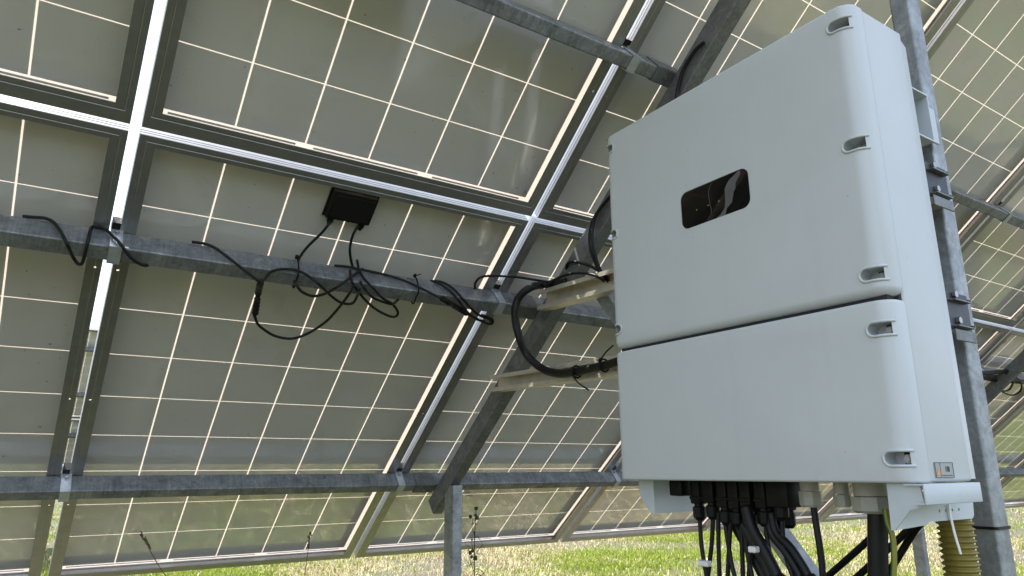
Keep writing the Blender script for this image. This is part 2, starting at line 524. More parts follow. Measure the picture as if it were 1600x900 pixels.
o = link_me('grass', me, M_GRASS)
tag(o, 'sunlit meadow grass with dry straw stalks around the solar tables', 'grass', kind='stuff')

# ------------------------------------------------------------------ solar modules
MW, ML = 1.0304, 1.65
TOPX = 0.012                     # the frame reaches a little further at its upper end
            # width, length
PITCH = 1.0523; ROWGAP = 0.036
CPX, CPY = 0.16356, 0.159        # cell pitch
FH = 0.035                       # frame height below the laminate
FL = 0.028                       # flange width

def frame_mesh(low=0.004):
    bm = bmesh.new()
    hw, hl = MW/2, ML/2
    # profile (inset from the outer edge, z)
    prof = [(0, 0.004), (0.010, 0.004), (0.010, 0.0012), (0.0022, 0.0012), (0.0022, -0.0325), (FL-0.0012, -0.0325),
            (FL, -0.0335), (FL, -0.0345), (FL-0.0006, -0.035), (0.0165, -0.035), (0.0158, -0.0344), (0.0142, -0.0344), (0.0135, -0.035),
            (0.0012, -0.035), (0, -0.034), (0, -0.0262), (0.0007, -0.0256), (0.0007, -0.0236), (0, -0.023),
            (0, -0.0162), (0.0007, -0.0156), (0.0007, -0.0136), (0, -0.013)]
    rings = []
    for (t, z) in prof:
        rings.append([bm.verts.new((sx*(hw-t-(0.006 if t > 0.02 else 0)), sy*(hl-t)+(TOPX if sy > 0 else (low if (t < 0.012 and z < 0) or low > 0 else 0.006)), z)) for sx, sy in ((-1, -1), (1, -1), (1, 1), (-1, 1))])
    n = len(prof)
    for i in range(n):
        a, b_ = rings[i], rings[(i+1) % n]
        for k in range(4):
            bm.faces.new((a[k], a[(k+1) % 4], b_[(k+1) % 4], b_[k]))
    return bm

def backsheet_mesh():
    bm = bmesh.new()
    hw, hl = MW/2-0.003, ML/2-0.003
    nx, ny = 6, 10
    vv = [[bm.verts.new((-hw+2*hw*i/nx, -hl+0.004+(2*hl+TOPX-0.004)*j/ny, 0.0)) for j in range(ny+1)] for i in range(nx+1)]
    for i in range(nx):
        for j in range(ny):
            bm.faces.new((vv[i][j], vv[i+1][j], vv[i+1][j+1], vv[i][j+1]))
    return bm

def cells_mesh():
    bm = bmesh.new()
    cw, ch = CPX-0.0042, CPY-0.0025
    for i in range(6):
        for j in range(10):
            cx, cy = (i-2.5)*CPX, (j-4.5)*CPY
            box(bm, (cx-cw/2, cy-ch/2, 0.0006), (cx+cw/2, cy+ch/2, 0.0012))
    # bus ribbons in the end margins
    for sy in (-1, 1):
        y0 = sy*(5*CPY+0.0068)
        for (a, b_) in ((-3, -2.06), (-1.94, -0.06), (0.06, 1.94), (2.06, 3)) if sy > 0 else ((-2.94, -1.06), (-0.94, 0.94), (1.06, 2.94)):
            box(bm, (a*CPX+0.012, y0-0.0026, 0.0006), (b_*CPX-0.012, y0+0.0026, 0.0010))
    return bm

def jbox_mesh():
    bm = bmesh.new()
    # local x points to -X of the world, local y up the slope, local z up through the laminate
    box(bm, (-0.061, -0.039, -0.022), (0.061, 0.045, -0.0006), 0.004, 2)
    box(bm, (-0.053, -0.031, -0.0245), (0.053, 0.037, -0.0218), 0.002, 1)
    box(bm, (-0.066, -0.041, -0.006), (0.066, 0.048, -0.0005), 0.001, 1)
    for k in range(5):
        box(bm, (-0.03+0.013*k, -0.040, -0.019), (-0.026+0.013*k, -0.037, -0.006))
    return bm

me_frame = me_back = me_cells = me_jb = me_gl = None
ROT = Matrix((Vector((-1, 0, 0)), SV, NV)).transposed().to_4x4()

def make_module(detail=True):
    root = empty('solar_panel')
    f = link('frame', frame_mesh(), M_FRAME, root)
    bs = link('backsheet', backsheet_mesh(), M_BACK, root)
    c = link('solar_cell', cells_mesh(), M_CELL, root)
    j = link('junction_box', jbox_mesh(), M_BOX, root, autosmooth=40)
    j.location = (0, ML/2-0.0775, 0)
    for sx in (-1, 1):
        b_ = bmesh.new()
        cyl(b_, (0, 0, 0), (0, -1, 0), 0.0085, 0.012, 12)
        cyl(b_, (0, -0.012, 0), (0, -1, 0), 0.0068, 0.009, 12, r2=0.005)
        g_ = link('cable_gland', b_, M_BLACKP, j, autosmooth=40)
        g_.location = (sx*0.043, -0.040, -0.012)
    return root

def copy_tree(o, parent=None):
    c = o.copy(); COL.objects.link(c); c.parent = parent
    for ch in list(o.children): copy_tree(ch, c)
    return c

def place_module(root, c, r, dy=0.0, dx=0.0, H0=0.0):
    ctr = T((c-1)*PITCH + dx, r*(ML+ROWGAP) + ML/2, 0)
    m = ROT.copy()
    m.translation = ctr + Vector((0, dy, H0))
    root.matrix_world = m

LAB = {
 (0, 0): 'grey solar panel back at the left edge of the photo, below the long horizontal gap',
 (0, 1): 'grey solar panel back in the top left corner of the photo, above the horizontal gap',
 (1, 0): 'large solar panel back with the black junction box and looping cables',
 (1, 1): 'solar panel back above the one with the junction box, at top centre',
 (2, 0): 'lower solar panel back crossed by the slanting rafter left of the inverter',
 (2, 1): 'upper solar panel back behind the top left corner of the inverter',
 (3, 0): 'lower solar panel mostly hidden behind the middle of the inverter, low edge in view',
 (3, 1): 'upper solar panel back at the top right, right of the tall post',
 (4, 0): 'lower solar panel back just right of the tall post, under the horizontal gap',
 (4, 1): 'upper solar panel back at the right edge, under the rightmost high purlin',
 (5, 0): 'lower solar panel back at the right edge behind the distant rafter and its cables',
 (5, 1): 'upper solar panel back at the gap crossing near the right edge',
 (6, 0): 'lower solar panel back at the lower right edge of the photo near the grass',
 (7, 0): 'lower solar panel at the far right end of the strip above the grass',
 (6, 1): 'upper solar panel of the near table, first past the right edge',
 (7, 1): 'upper solar panel of the near table, second past the right edge',
}
proto = make_module()
first = True
for r_ in (0, 1):
    for c_ in range(-1, 8):
        root = proto if first else copy_tree(proto)
        first = False
        place_module(root, c_, r_, dx=0)
        if r_ == 1:
            fr = [q for q in root.children if q.name.startswith('frame')][0]
            if me_frame is None:
                f2 = link('frame', frame_mesh(-0.008), M_FRAME); me_frame = f2.data; bpy.data.objects.remove(f2)
            fr.data = me_frame
        lab = LAB.get((c_, r_), 'solar panel of the near table past the %s edge, %s row' % ('left' if c_ < 0 else 'right', 'lower' if r_ == 0 else 'upper'))
        tag(root, lab, 'solar panel', 'solar panels of the near table')

# the next table to the south, seen through the gap
FARY = 10.2
for r_ in (0, 1):
    for c_ in range(0, 3):
        root = copy_tree(proto)
        place_module(root, c_, r_, dy=FARY, dx=0.02)
        tag(root, '%s distant solar panel back behind the left sky gap, %s row' % (('leftmost', 'middle', 'rightmost')[c_], 'lower' if r_ == 0 else 'upper'), 'solar panel', 'solar panels of the far table, %s row' % ('lower' if r_ == 0 else 'upper'))

# ------------------------------------------------------------------ steel frame
def purlin_mesh(s_top, hh, ww, x0, x1, dy=0.0, wav=True):
    """hollow beam on the flanges; its top edge on the up-slope side is at s_top"""
    bm = bmesh.new()
    o = T(x0, s_top-ww/2, FH+0.0005+hh/2) + Vector((0, dy, 0))
    hollow(bm, ww, hh, o, SV, -NV, X1, x1-x0, 0.004, 0.003)
    return bm
PUR = [(0.531, 0.057, 0.038, 'lowest galvanised purlin running under the solar panels just above the grass'),
       (1.400, 0.064, 0.041, 'middle galvanised purlin with the tangled black cables hanging on it'),
       (2.213, 0.064, 0.037, 'upper galvanised purlin crossing the top of the photo behind the inverter'),
       (3.06, 0.064, 0.040, 'topmost galvanised purlin near the high edge of the near table')]
for (s_, h_, w_, lab) in PUR:
    o = link('purlin', purlin_mesh(s_, h_, w_, -1.75, 7.9), M_PURLIN)
    tag(o, lab, 'purlin', 'purlins of the near table')
for i, (s_, h_, w_, lab) in enumerate(PUR):
    o = link('purlin', purlin_mesh(s_, h_, w_, -0.6, 1.7, FARY), M_PURLIN)
    tag(o, ['lowest', 'second', 'third', 'topmost'][i] + ' purlin of the distant table seen through the sky gap', 'purlin', 'purlins of the far table')

# straps clamping the purlins to the panel frames in each column gap
def clamp_obj(x, s_, h_, w_, wide=0.024):
    root = empty('panel_clamp', T(x, s_, FH))
    bm = bmesh.new()
    t = 0.0025
    outl = [(0.0012, -FH-0.004), (0.0012, h_+0.0015), (-w_-0.0015, h_+0.0015), (-w_-0.0015, 0.01), (-w_-0.0015-t, 0.01),
            (-w_-0.0015-t, h_+0.0015+t), (0.0012+t, h_+0.0015+t), (0.0012+t, -FH-0.004)]
    prism(bm, outl, Vector((-wide/2, 0, 0)), SV, -NV, X1, wide)
    link('strap', bm, M_CLAMP, root)
    bm = bmesh.new()
    prism(bm, [(0.004, -0.028), (0.004, -0.002), (0.022, -0.002), (0.022, -0.028)], Vector((-0.012, 0, 0)), SV, -NV, X1, 0.024)
    link('rubber_pad', bm, M_RUBBER, root)
    bm = bmesh.new()
    cyl(bm, -NV*0.012 + SV*0.004 + Vector((0, 0, 0)), SV, 0.005, 0.006, 8)
    link('bolt', bm, M_SCREW, root)
    return root
names_p = ['lowest', 'middle', 'upper']
names_g = ['left sky gap', 'second gap left of the inverter', 'gap partly hidden by the inverter', 'gap beside the tall post', 'gap at the right edge', 'far right gap', 'farthest right gap']
for i in range(7):
    x = (i-0.5)*PITCH + (0.005 if i == 0 else 0)
    for k in range(3):
        s_, h_, w_, _ = PUR[k]
        o = clamp_obj(x, s_, h_, w_, 0.026)
        tag(o, 'zinc strap clamp where the %s purlin crosses the %s' % (names_p[k], names_g[i]), 'clamp', 'strap clamps on the purlins')

# rafters, posts, braces at each frame
RO = 0.100                       # depth where the rafter starts
def frame_set(x, kinds, lab, group_main=True):
    wr, hr = 0.042, 0.063
    xc = x + wr/2
    bm = bmesh.new()
    o = T(xc, 0.45, RO+hr/2)
    hollow(bm, wr, hr, o, X1, -NV, SV, 3.25-0.45, 0.004, 0.003)
    # bottom end plug
    ob = link('rafter', bm, M_GALV)
    tag(ob, lab['rafter'], 'rafter', 'rafters under the near table')
    # front post under the low end
    bm = bmesh.new()
    ytop = -0.572
    hollow(bm, 0.039, 0.066, Vector((x+0.0195, ytop, -0.1)), X1, Y1, Z1, 1.115, 0.004, 0.003)
    # cut the head to the slope of the rafter
    n_ = NV
    geom = bm.verts[:]+bm.edges[:]+bm.faces[:]
    bmesh.ops.bisect_plane(bm, geom=geom, plane_co=T(0, 0, RO+hr+0.001), plane_no=n_, clear_outer=True)
    es = [e for e in bm.edges if e.is_boundary]
    ob = link('support_post', bm, M_GALV2)
    tag(ob, lab['front'], 'post', 'posts of the near table')
    # rear post
    bm = bmesh.new()
    zt = 2.6
    hollow(bm, 0.045, 0.0365, Vector((x+0.0225, -2.345, -0.1)), X1, Y1, Z1, zt, 0.0045, 0.003)
    bmesh.ops.bisect_plane(bm, geom=bm.verts[:]+bm.edges[:]+bm.faces[:], plane_co=T(0, 0, RO+hr+0.001), plane_no=n_, clear_outer=True)
    ob = link('support_post', bm, M_GALV2)
    tag(ob, lab['rear'], 'post', 'posts of the near table')
    # diagonal brace
    bm = bmesh.new()
    a = Vector((x+0.020, -1.405, 0.835+H)); b_ = Vector((x+0.020, -2.325, 0.47))
    d = (b_-a).normalized(); up = X1.cross(d)
    hollow(bm, 0.036, 0.040, a, X1, up, d, (b_-a).length, 0.003, 0.0025)
    ob = link('brace', bm, M_GALV2)
    tag(ob, lab['brace'], 'brace', 'diagonal braces of the near table')

frame_set(0.664, None, {
 'rafter': 'slanting galvanised rafter beside the inverter, behind the cables and rails',
 'front': 'short galvanised post standing in the grass under the near rafter foot',
 'rear': 'tall galvanised post right of the inverter carrying its rails',
 'brace': 'galvanised diagonal brace passing behind the inverter down to the tall post'})
frame_set(3.815, None, {
 'rafter': 'distant slanting rafter at the right edge of the photo with cables on it',
 'front': 'small distant post seen under the inverter left of the yellow conduit',
 'rear': 'tall post of the neighbouring frame beyond the right edge of the photo',
 'brace': 'diagonal brace of the neighbouring frame at the right'})

# splice sleeves on the purlins next to the rafter
for k, (xa, xb) in zip((0, 1, 2), ((0.585, 0.662), (0.585, 0.662), (0.60, 0.70))):
    s_, h_, w_, _ = PUR[k]
    bm = bmesh.new()
    hollow(bm, w_+0.007, h_+0.004, T(xa, s_-w_/2, FH+0.0012+(h_+0.004)/2), SV, -NV, X1, xb-xa, 0.004, 0.0025)
    root = empty('purlin_bracket', T(xa, s_, FH))
    ob = link('sleeve', bm, M_GALV)
    bm = bmesh.new()
    cyl(bm, T(xa+0.035, s_-w_/2, FH+h_+0.005), -NV, 0.0055, 0.005, 6)
    ob2 = link('bolt', bm, M_SCREW)
    for q in (ob, ob2):
        q.parent = root; q.matrix_parent_inverse = Matrix.Translation(-root.location)
    tag(root, 'bolted steel sleeve joining the %s purlin to the near rafter' % names_p[k], 'bracket', 'purlin sleeves')

# ------------------------------------------------------------------ rails that carry the inverter
def c_rail(name, A, B, lab, w=0.040, h=0.060, t=0.003, lip=0.013):
    bm = bmesh.new()
    A = Vector(A); B = Vector(B); d = (B-A).normalized(); up = X1.cross(d)
    if up.z < 0: up = -up
    # outline: web on +X side, open towards -X
    o_ = [(0, -h/2), (0, h/2), (-w, h/2), (-w, h/2-lip), (-w+t, h/2-lip), (-w+t, h/2-t), (-t, h/2-t), (-t, 0.008), (-t-0.003, 0.008), (-t-0.003, -0.008),
          (-t, -0.008), (-t, -h/2+t), (-w+t, -h/2+t), (-w+t, -h/2+lip), (-w, -h/2+lip), (-w, -h/2)]
    prism(bm, o_, A, X1, up, d, (B-A).length)
    ob = empty(name, A)
    p = link('channel', bm, M_RAIL)
    p.parent = ob; p.matrix_parent_inverse = Matrix.Translation(-A)
    for q in (0.05, 0.16, 0.26):
        bm = bmesh.new()
        c = A + d*q + X1*(-t-0.0005) - up*0.016
        cyl(bm, c, -X1, 0.0065, 0.004, 6)
        cyl(bm, c-X1*0.004, -X1, 0.0042, 0.004, 12)
        p = link('bolt', bm, M_SCREW)
        p.parent = ob; p.matrix_parent_inverse = Matrix.Translation(-A)
    tag(ob, lab, 'rail', 'mounting rails of the inverter')
c_rail('mounting_rail', (0.663, -1.19, 0.825+H), (0.663, -2.3725, 0.7924+H), 'upper aluminium channel rail from rafter to tall post, behind the inverter')
c_rail('mounting_rail', (0.663, -0.915, 0.596+H), (0.663, -2.3725, 0.5633+H), 'lower aluminium channel rail under the thick black cable', 0.040, 0.054)

# wall bracket of the inverter (white channel bolted on the tall post)
root = empty('wall_bracket', (0.60, -2.38, 1.70))
def child(name, bm, mat, par, **k):
    p = link(name, bm, mat, **k)
    p.parent = par; p.matrix_parent_inverse = par.matrix_world.inverted() if False else Matrix.Translation(-par.location)
    return p
bm = bmesh.new()
t = 0.0028
o_ = [(0, -0.046), (0, 0.046), (-0.070, 0.046), (-0.070, 0.046-t), (-t, 0.046-t), (-t, -0.046+t), (-0.070, -0.046+t), (-0.070, -0.046)]
prism(bm, o_, Vector((0.626, -2.384, 1.668)), X1, Z1, Y1, 0.10)
child('channel', bm, M_BRKT, root)
bm = bmesh.new()
cyl(bm, (0.6232, -2.352, 1.672), -X1, 0.009, 0.004, 20); cyl(bm, (0.6195, -2.352, 1.672), -X1, 0.0055, 0.005, 6)
child('bolt', bm, M_SCREW, root)
bm = bmesh.new()
cyl(bm, (0.570, -2.370, 1.7115), -Z1, 0.006, 0.009, 12)
child('bolt', bm, M_SCREW, root)
bm = bmesh.new()
box(bm, (0.6265, -2.376, 1.630), (0.6625, -2.372, 1.700), 0.001, 1)
child('flange', bm, M_BRKT, root)
tag(root, 'pale sheet metal bracket between the back of the inverter and the tall post', 'bracket')
for z_, lab in ((1.548, 'upper'), (1.3165, 'lower')):
    root = empty('rail_bracket', (0.63, -2.37, z_))
    bm = bmesh.new()
    box(bm, (0.585, -2.376, z_-0.030), (0.6650, -2.3735, z_+0.034), 0.001, 1)
    child('shade_plate', bm, M_RAILSHADE, root)  # dark plate over the rail end, coloured as its shaded inside
    for zz in (z_+0.018, z_-0.026):
        bm = bmesh.new()
        box(bm, (0.600, -2.386, zz), (0.6560, -2.3765, zz+0.0022))
        box(bm, (0.6538, -2.386, zz+0.0022), (0.6560, -2.3765, zz+0.0055))
        box(bm, (0.6475, -2.3855, zz+0.0042), (0.6538, -2.3765, zz+0.0055))
        child('flange', bm, M_GALV, root)
        bm = bmesh.new()
        cyl(bm, (0.618, -2.3765, zz+0.012), -Y1, 0.006, 0.005, 6)
        child('bolt', bm, M_SCREW, root)
    bm = bmesh.new()
    box(bm, (0.590, -2.384, z_-0.050), (0.6560, -2.381, z_-0.031), 0.001, 1)
    child('lower_plate', bm, M_GALV, root)
    tag(root, 'clamp with shade-dark plate and bright lips between inverter and tall post, %s of two' % lab, 'bracket', 'dark rail clamps')
CAB = {
 'wave': (0.0038, [(-0.7037, -1.098, 1.6156), (-0.6834, -1.1041, 1.6155), (-0.6633, -1.1083, 1.616), (-0.6467, -1.1198, 1.6067), (-0.6312, -1.1387, 1.5838), (-0.616, -1.1663, 1.5502), (-0.6003, -1.1262, 1.5326), (-0.5881, -1.1165, 1.5207), (-0.5806, -1.119, 1.5228), (-0.5783, -1.1365, 1.5411), (-0.5766, -1.1488, 1.5715), (-0.5729, -1.1193, 1.6073), (-0.5631, -1.1139, 1.6139), (-0.5502, -1.1156, 1.6118), (-0.5354, -1.125, 1.6003), (-0.515, -1.1474, 1.5732), (-0.4903, -1.1382, 1.5477), (-0.4708, -1.1268, 1.5383), (-0.4542, -1.1186, 1.5367), (-0.4411, -1.0959, 1.5491)]),
 'drop': (0.0037, [(-0.3581, -1.1021, 1.6164), (-0.3413, -1.1073, 1.6155), (-0.3277, -1.115, 1.6125), (-0.306, -1.1225, 1.6034), (-0.274, -1.1463, 1.5745), (-0.2415, -1.1811, 1.5385), (-0.2205, -1.2073, 1.5147)]),
 'conn1': (0.0085, [(-0.212, -1.2092, 1.5155), (-0.1911, -1.107, 1.5129), (-0.1863, -1.0786, 1.4856), (-0.1816, -1.0499, 1.4594)]),
 'big_loop': (0.0037, [(-0.1816, -1.0499, 1.4594), (-0.1694, -1.0325, 1.4451), (-0.1523, -1.0205, 1.4352), (-0.1129, -1.0034, 1.4211), (-0.0659, -1.0009, 1.4191), (-0.0271, -1.0211, 1.4357), (0.0069, -1.0576, 1.4658), (0.0262, -1.0983, 1.4993), (0.0414, -1.1249, 1.5316), (0.035, -1.1764, 1.5427)]),
 'wander_a': (0.0037, [(-0.2157, -1.213, 1.5109), (-0.1994, -1.1877, 1.5243), (-0.1798, -1.1652, 1.5516), (-0.1503, -1.1532, 1.5662), (-0.1169, -1.1496, 1.5705), (-0.0907, -1.1567, 1.5619), (-0.0644, -1.1835, 1.5341), (-0.0056, -1.116, 1.5242), (0.029, -1.1033, 1.5111), (0.0592, -1.1052, 1.5127), (0.0661, -1.1228, 1.5299), (0.0488, -1.1833, 1.5343)]),
 'wander_b': (0.0037, [(-0.1256, -1.1872, 1.5296), (-0.1003, -1.1258, 1.5349), (-0.0808, -1.1148, 1.5232), (-0.0501, -1.1111, 1.5176), (-0.0196, -1.1217, 1.5276), (-0.0083, -1.1851, 1.5353), (0.0408, -1.1434, 1.5781), (0.0812, -1.1153, 1.6121)]),
 'box_lead_left': (0.0037, [(-0.0444, -1.1907, 1.7024), (-0.0522, -1.1859, 1.6881), (-0.0614, -1.1658, 1.6714), (-0.0792, -1.1366, 1.6474), (-0.0909, -1.1172, 1.6263), (-0.0987, -1.1155, 1.6072)]),
 'box_lead_right': (0.0037, [(0.0305, -1.1939, 1.705), (0.024, -1.181, 1.684), (0.0266, -1.1584, 1.6654), (0.0332, -1.1378, 1.6484), (0.0535, -1.1048, 1.6233), (0.0805, -1.0779, 1.5991), (0.0611, -1.1722, 1.5478), (0.1057, -1.1254, 1.5345), (0.141, -1.1181, 1.5259), (0.1752, -1.1125, 1.5239), (0.1559, -1.1926, 1.5183)]),
 'knot': (0.0037, [(0.04, -1.1274, 1.5974), (0.0356, -1.1591, 1.5589), (0.0726, -1.1289, 1.5349), (0.1203, -1.107, 1.5091), (0.1653, -1.0936, 1.4954), (0.1936, -1.0908, 1.4931), (0.1981, -1.1016, 1.5046), (0.1736, -1.1161, 1.523), (0.1382, -1.1234, 1.5355), (0.0923, -1.169, 1.5469), (0.0761, -1.1473, 1.5734), (0.0692, -1.1229, 1.6029), (0.0731, -1.0911, 1.6416)]),
 'run_right': (0.0037, [(-0.0003, -1.119, 1.6077), (0.0368, -1.1162, 1.6111), (0.0806, -1.1187, 1.6081), (0.1365, -1.122, 1.6041), (0.192, -1.1302, 1.594), (0.2374, -1.1452, 1.5758), (0.2713, -1.1594, 1.5586), (0.2997, -1.1725, 1.5426)]),
 'conn2': (0.0085, [(0.292, -1.1792, 1.5441), (0.3095, -1.193, 1.5304), (0.3777, -1.1315, 1.5318), (0.4233, -1.1175, 1.5203)]),
 'conn2_tail': (0.0037, [(0.4149, -1.1204, 1.5227), (0.4495, -1.1112, 1.5151), (0.4877, -1.101, 1.5066), (0.5139, -1.0998, 1.5057), (0.5112, -1.1116, 1.5154), (0.488, -1.119, 1.5215), (0.4662, -1.1173, 1.5253)]),
 'droop_a': (0.0037, [(0.2976, -1.1021, 1.6112), (0.3275, -1.1183, 1.6085), (0.3566, -1.1325, 1.5912), (0.3745, -1.163, 1.5542), (0.426, -1.1277, 1.5364), (0.463, -1.1149, 1.5233), (0.4952, -1.1112, 1.5177), (0.5111, -1.1042, 1.5106)]),
 'droop_b': (0.0037, [(0.3065, -1.1014, 1.6107), (0.3161, -1.1239, 1.6017), (0.3418, -1.1443, 1.577), (0.3573, -1.1709, 1.5447), (0.4095, -1.1218, 1.5316), (0.4524, -1.1064, 1.5137), (0.4869, -1.1023, 1.5103)]),
 'arch': (0.0037, [(0.4391, -1.1236, 1.6005), (0.4355, -1.1331, 1.6186), (0.445, -1.151, 1.6334), (0.4869, -1.1607, 1.6413), (0.5626, -1.1674, 1.6469), (0.6097, -1.2134, 1.633), (0.6669, -1.2258, 1.6302), (0.66, -1.2918, 1.6105)]),
 'fat': (0.0118, [(0.66, -1.2921, 1.6184), (0.64, -1.2577, 1.6173), (0.62, -1.2257, 1.6175), (0.575, -1.2345, 1.6032), (0.55, -1.2252, 1.5859), (0.54, -1.2064, 1.5647), (0.535, -1.1997, 1.5338), (0.54, -1.1952, 1.494), (0.55, -1.2003, 1.4475), (0.57, -1.2009, 1.4068), (0.585, -1.2251, 1.3742), (0.597, -1.2653, 1.3476), (0.6, -1.3279, 1.3315), (0.6, -1.4027, 1.3284), (0.6, -1.476, 1.3302), (0.6, -1.53, 1.3321), (0.6, -1.5938, 1.3373), (0.6, -1.6739, 1.3364)]),
 'thin_a': (0.0045, [(0.62, -1.2155, 1.6096), (0.62, -1.2419, 1.6099), (0.62, -1.2938, 1.6203), (0.62, -1.3606, 1.6205), (0.62, -1.4223, 1.6085), (0.62, -1.4735, 1.5891), (0.64, -1.4879, 1.5716)]),
 'thin_b': (0.0045, [(0.665, -1.2874, 1.6606), (0.655, -1.3069, 1.6704), (0.655, -1.3346, 1.6695), (0.655, -1.3818, 1.6519), (0.655, -1.4267, 1.628), (0.655, -1.4615, 1.6021), (0.655, -1.4843, 1.5746)]),
 'thin_c': (0.0045, [(0.652, -1.5299, 1.8291), (0.652, -1.5069, 1.8156), (0.652, -1.4671, 1.7973), (0.652, -1.4347, 1.7711), (0.652, -1.4172, 1.7399), (0.652, -1.4168, 1.6969), (0.652, -1.429, 1.6578), (0.652, -1.4485, 1.6179), (0.652, -1.4646, 1.5954)]),
 'thin_d': (0.0045, [(0.648, -1.534, 1.8229), (0.648, -1.4979, 1.808), (0.648, -1.453, 1.7798), (0.648, -1.4352, 1.7398), (0.648, -1.4355, 1.6912), (0.648, -1.4496, 1.6397), (0.648, -1.4669, 1.6035), (0.648, -1.4819, 1.5815)]),
 'top_bit': (0.005, [(0.655, -1.8803, 2.1105), (0.655, -1.8536, 2.1049), (0.655, -1.8294, 2.0895), (0.655, -1.8056, 2.0691), (0.655, -1.7918, 2.0427), (0.655, -1.781, 2.0164), (0.655, -1.7744, 1.9918)]),
 'far_a': (0.011, [(3.4299, -1.1741, 1.5617), (3.5935, -1.1689, 1.5574), (3.7467, -1.1869, 1.5722), (3.9217, -1.2075, 1.5892), (4.1549, -1.2329, 1.6101)]),
 'far_b': (0.009, [(3.5053, -1.1365, 1.5372), (3.6614, -1.1364, 1.5371), (3.7841, -1.1334, 1.5347), (4.0346, -1.1386, 1.5389), (4.3481, -1.1512, 1.5493)]),
 'far_c': (0.005, [(3.8123, -1.1911, 1.5692), (3.9582, -1.1786, 1.559), (4.0963, -1.1495, 1.535), (4.1773, -1.1053, 1.4986), (4.1394, -1.0765, 1.4749), (3.9994, -1.0867, 1.4833), (3.8939, -1.1081, 1.5009)]),
 'far_d': (0.005, [(3.9167, -1.1719, 1.5534), (3.9892, -1.1495, 1.535), (4.034, -1.11, 1.5024), (4.0015, -1.0949, 1.49), (3.9084, -1.1011, 1.4951), (3.8165, -1.1265, 1.516)]),
 'st1': (0.0042, [(0.45, -1.9456, 0.9891), (0.45, -1.944, 0.9659), (0.45, -1.9439, 0.9315), (0.45, -1.9471, 0.9002), (0.45, -1.952, 0.8706), (0.45, -1.9559, 0.8328)]),
 'st2': (0.0042, [(0.45, -1.977, 0.9927), (0.45, -1.9745, 0.9676), (0.45, -1.9687, 0.9334), (0.45, -1.961, 0.9015), (0.45, -1.9535, 0.8708), (0.45, -1.9467, 0.8315)]),
 'st3': (0.0042, [(0.45, -1.9901, 0.991), (0.45, -1.9873, 0.9627), (0.45, -1.9842, 0.9235), (0.45, -1.9815, 0.874), (0.45, -1.9799, 0.836)]),
 'st4': (0.0042, [(0.45, -2.0068, 0.9917), (0.45, -2.0047, 0.9671), (0.45, -2.0074, 0.9364), (0.45, -2.0113, 0.9042), (0.45, -2.0171, 0.878), (0.45, -2.023, 0.8419)]),
 'st5': (0.0042, [(0.45, -2.0174, 0.9921), (0.45, -2.0149, 0.9677), (0.45, -2.0096, 0.9366), (0.45, -2.0041, 0.9035), (0.45, -1.9998, 0.8761), (0.45, -1.996, 0.8382)]),
 'st6': (0.0042, [(0.45, -2.0406, 0.9822), (0.45, -2.0386, 0.9496), (0.45, -2.0365, 0.9172), (0.45, -2.034, 0.8799), (0.45, -2.03, 0.8428)]),
 'st7': (0.0042, [(0.45, -2.0476, 0.9825), (0.45, -2.047, 0.9501), (0.45, -2.049, 0.9184), (0.45, -2.0546, 0.8823), (0.45, -2.06, 0.8469)]),
 'st8': (0.0042, [(0.45, -2.0699, 0.973), (0.45, -2.0635, 0.9513), (0.45, -2.0534, 0.9209), (0.45, -2.0464, 0.8813), (0.45, -2.0397, 0.8442)]),
 'st9': (0.0042, [(0.45, -2.0932, 0.9795), (0.45, -2.0921, 0.9585), (0.45, -2.0944, 0.9327), (0.45, -2.0992, 0.9076), (0.45, -2.1045, 0.8879), (0.45, -2.108, 0.8534)]),
 'st10': (0.0042, [(0.45, -2.1279, 0.9969), (0.45, -2.1252, 0.974), (0.45, -2.1243, 0.9505), (0.45, -2.1282, 0.9205), (0.45, -2.1361, 0.8944), (0.45, -2.1449, 0.8585)]),
 'st11': (0.007, [(0.45, -2.1054, 0.9959), (0.45, -2.1109, 0.9649), (0.45, -2.1368, 0.9413), (0.45, -2.1544, 0.918), (0.45, -2.166, 0.8978), (0.45, -2.18, 0.8632)]),
 'st12': (0.007, [(0.45, -2.097, 0.9903), (0.45, -2.1025, 0.9592), (0.45, -2.1228, 0.9371), (0.45, -2.1397, 0.9146), (0.45, -2.1514, 0.8932), (0.45, -2.1661, 0.8613)]),
 'bun1': (0.01, [(0.47, -1.993, 1.0018), (0.47, -2.0114, 0.9665), (0.47, -2.0311, 0.9371), (0.47, -2.05, 0.9086), (0.47, -2.0658, 0.8819), (0.47, -2.0827, 0.848)]),
 'bun2': (0.01, [(0.455, -2.0275, 1.0035), (0.455, -2.0422, 0.969), (0.455, -2.0611, 0.9402), (0.455, -2.0779, 0.9123), (0.455, -2.0905, 0.8859), (0.455, -2.1068, 0.8528)]),
 'bun3': (0.01, [(0.44, -2.0608, 1.0051), (0.44, -2.0694, 0.9713), (0.44, -2.0862, 0.943), (0.44, -2.1025, 0.9157), (0.44, -2.1158, 0.89), (0.44, -2.1303, 0.8575)]),
 'st13': (0.0055, [(0.45, -2.188, 1.0194), (0.45, -2.1882, 1.0024), (0.45, -2.1894, 0.9748), (0.45, -2.1912, 0.9486), (0.45, -2.1918, 0.9216), (0.45, -2.191, 0.8977), (0.45, -2.1879, 0.8643)]),
 'main': (0.0145, [(0.45, -2.2952, 1.0225), (0.45, -2.2946, 1.004), (0.45, -2.2888, 0.958), (0.45, -2.2824, 0.908), (0.45, -2.2768, 0.8676)]),
 'earth': (0.0042, [(0.43, -2.3185, 1.0102), (0.43, -2.3195, 0.9906), (0.43, -2.3234, 0.9776), (0.43, -2.324, 0.9619), (0.43, -2.3212, 0.9356), (0.43, -2.3172, 0.9136), (0.43, -2.3119, 0.8831)]),
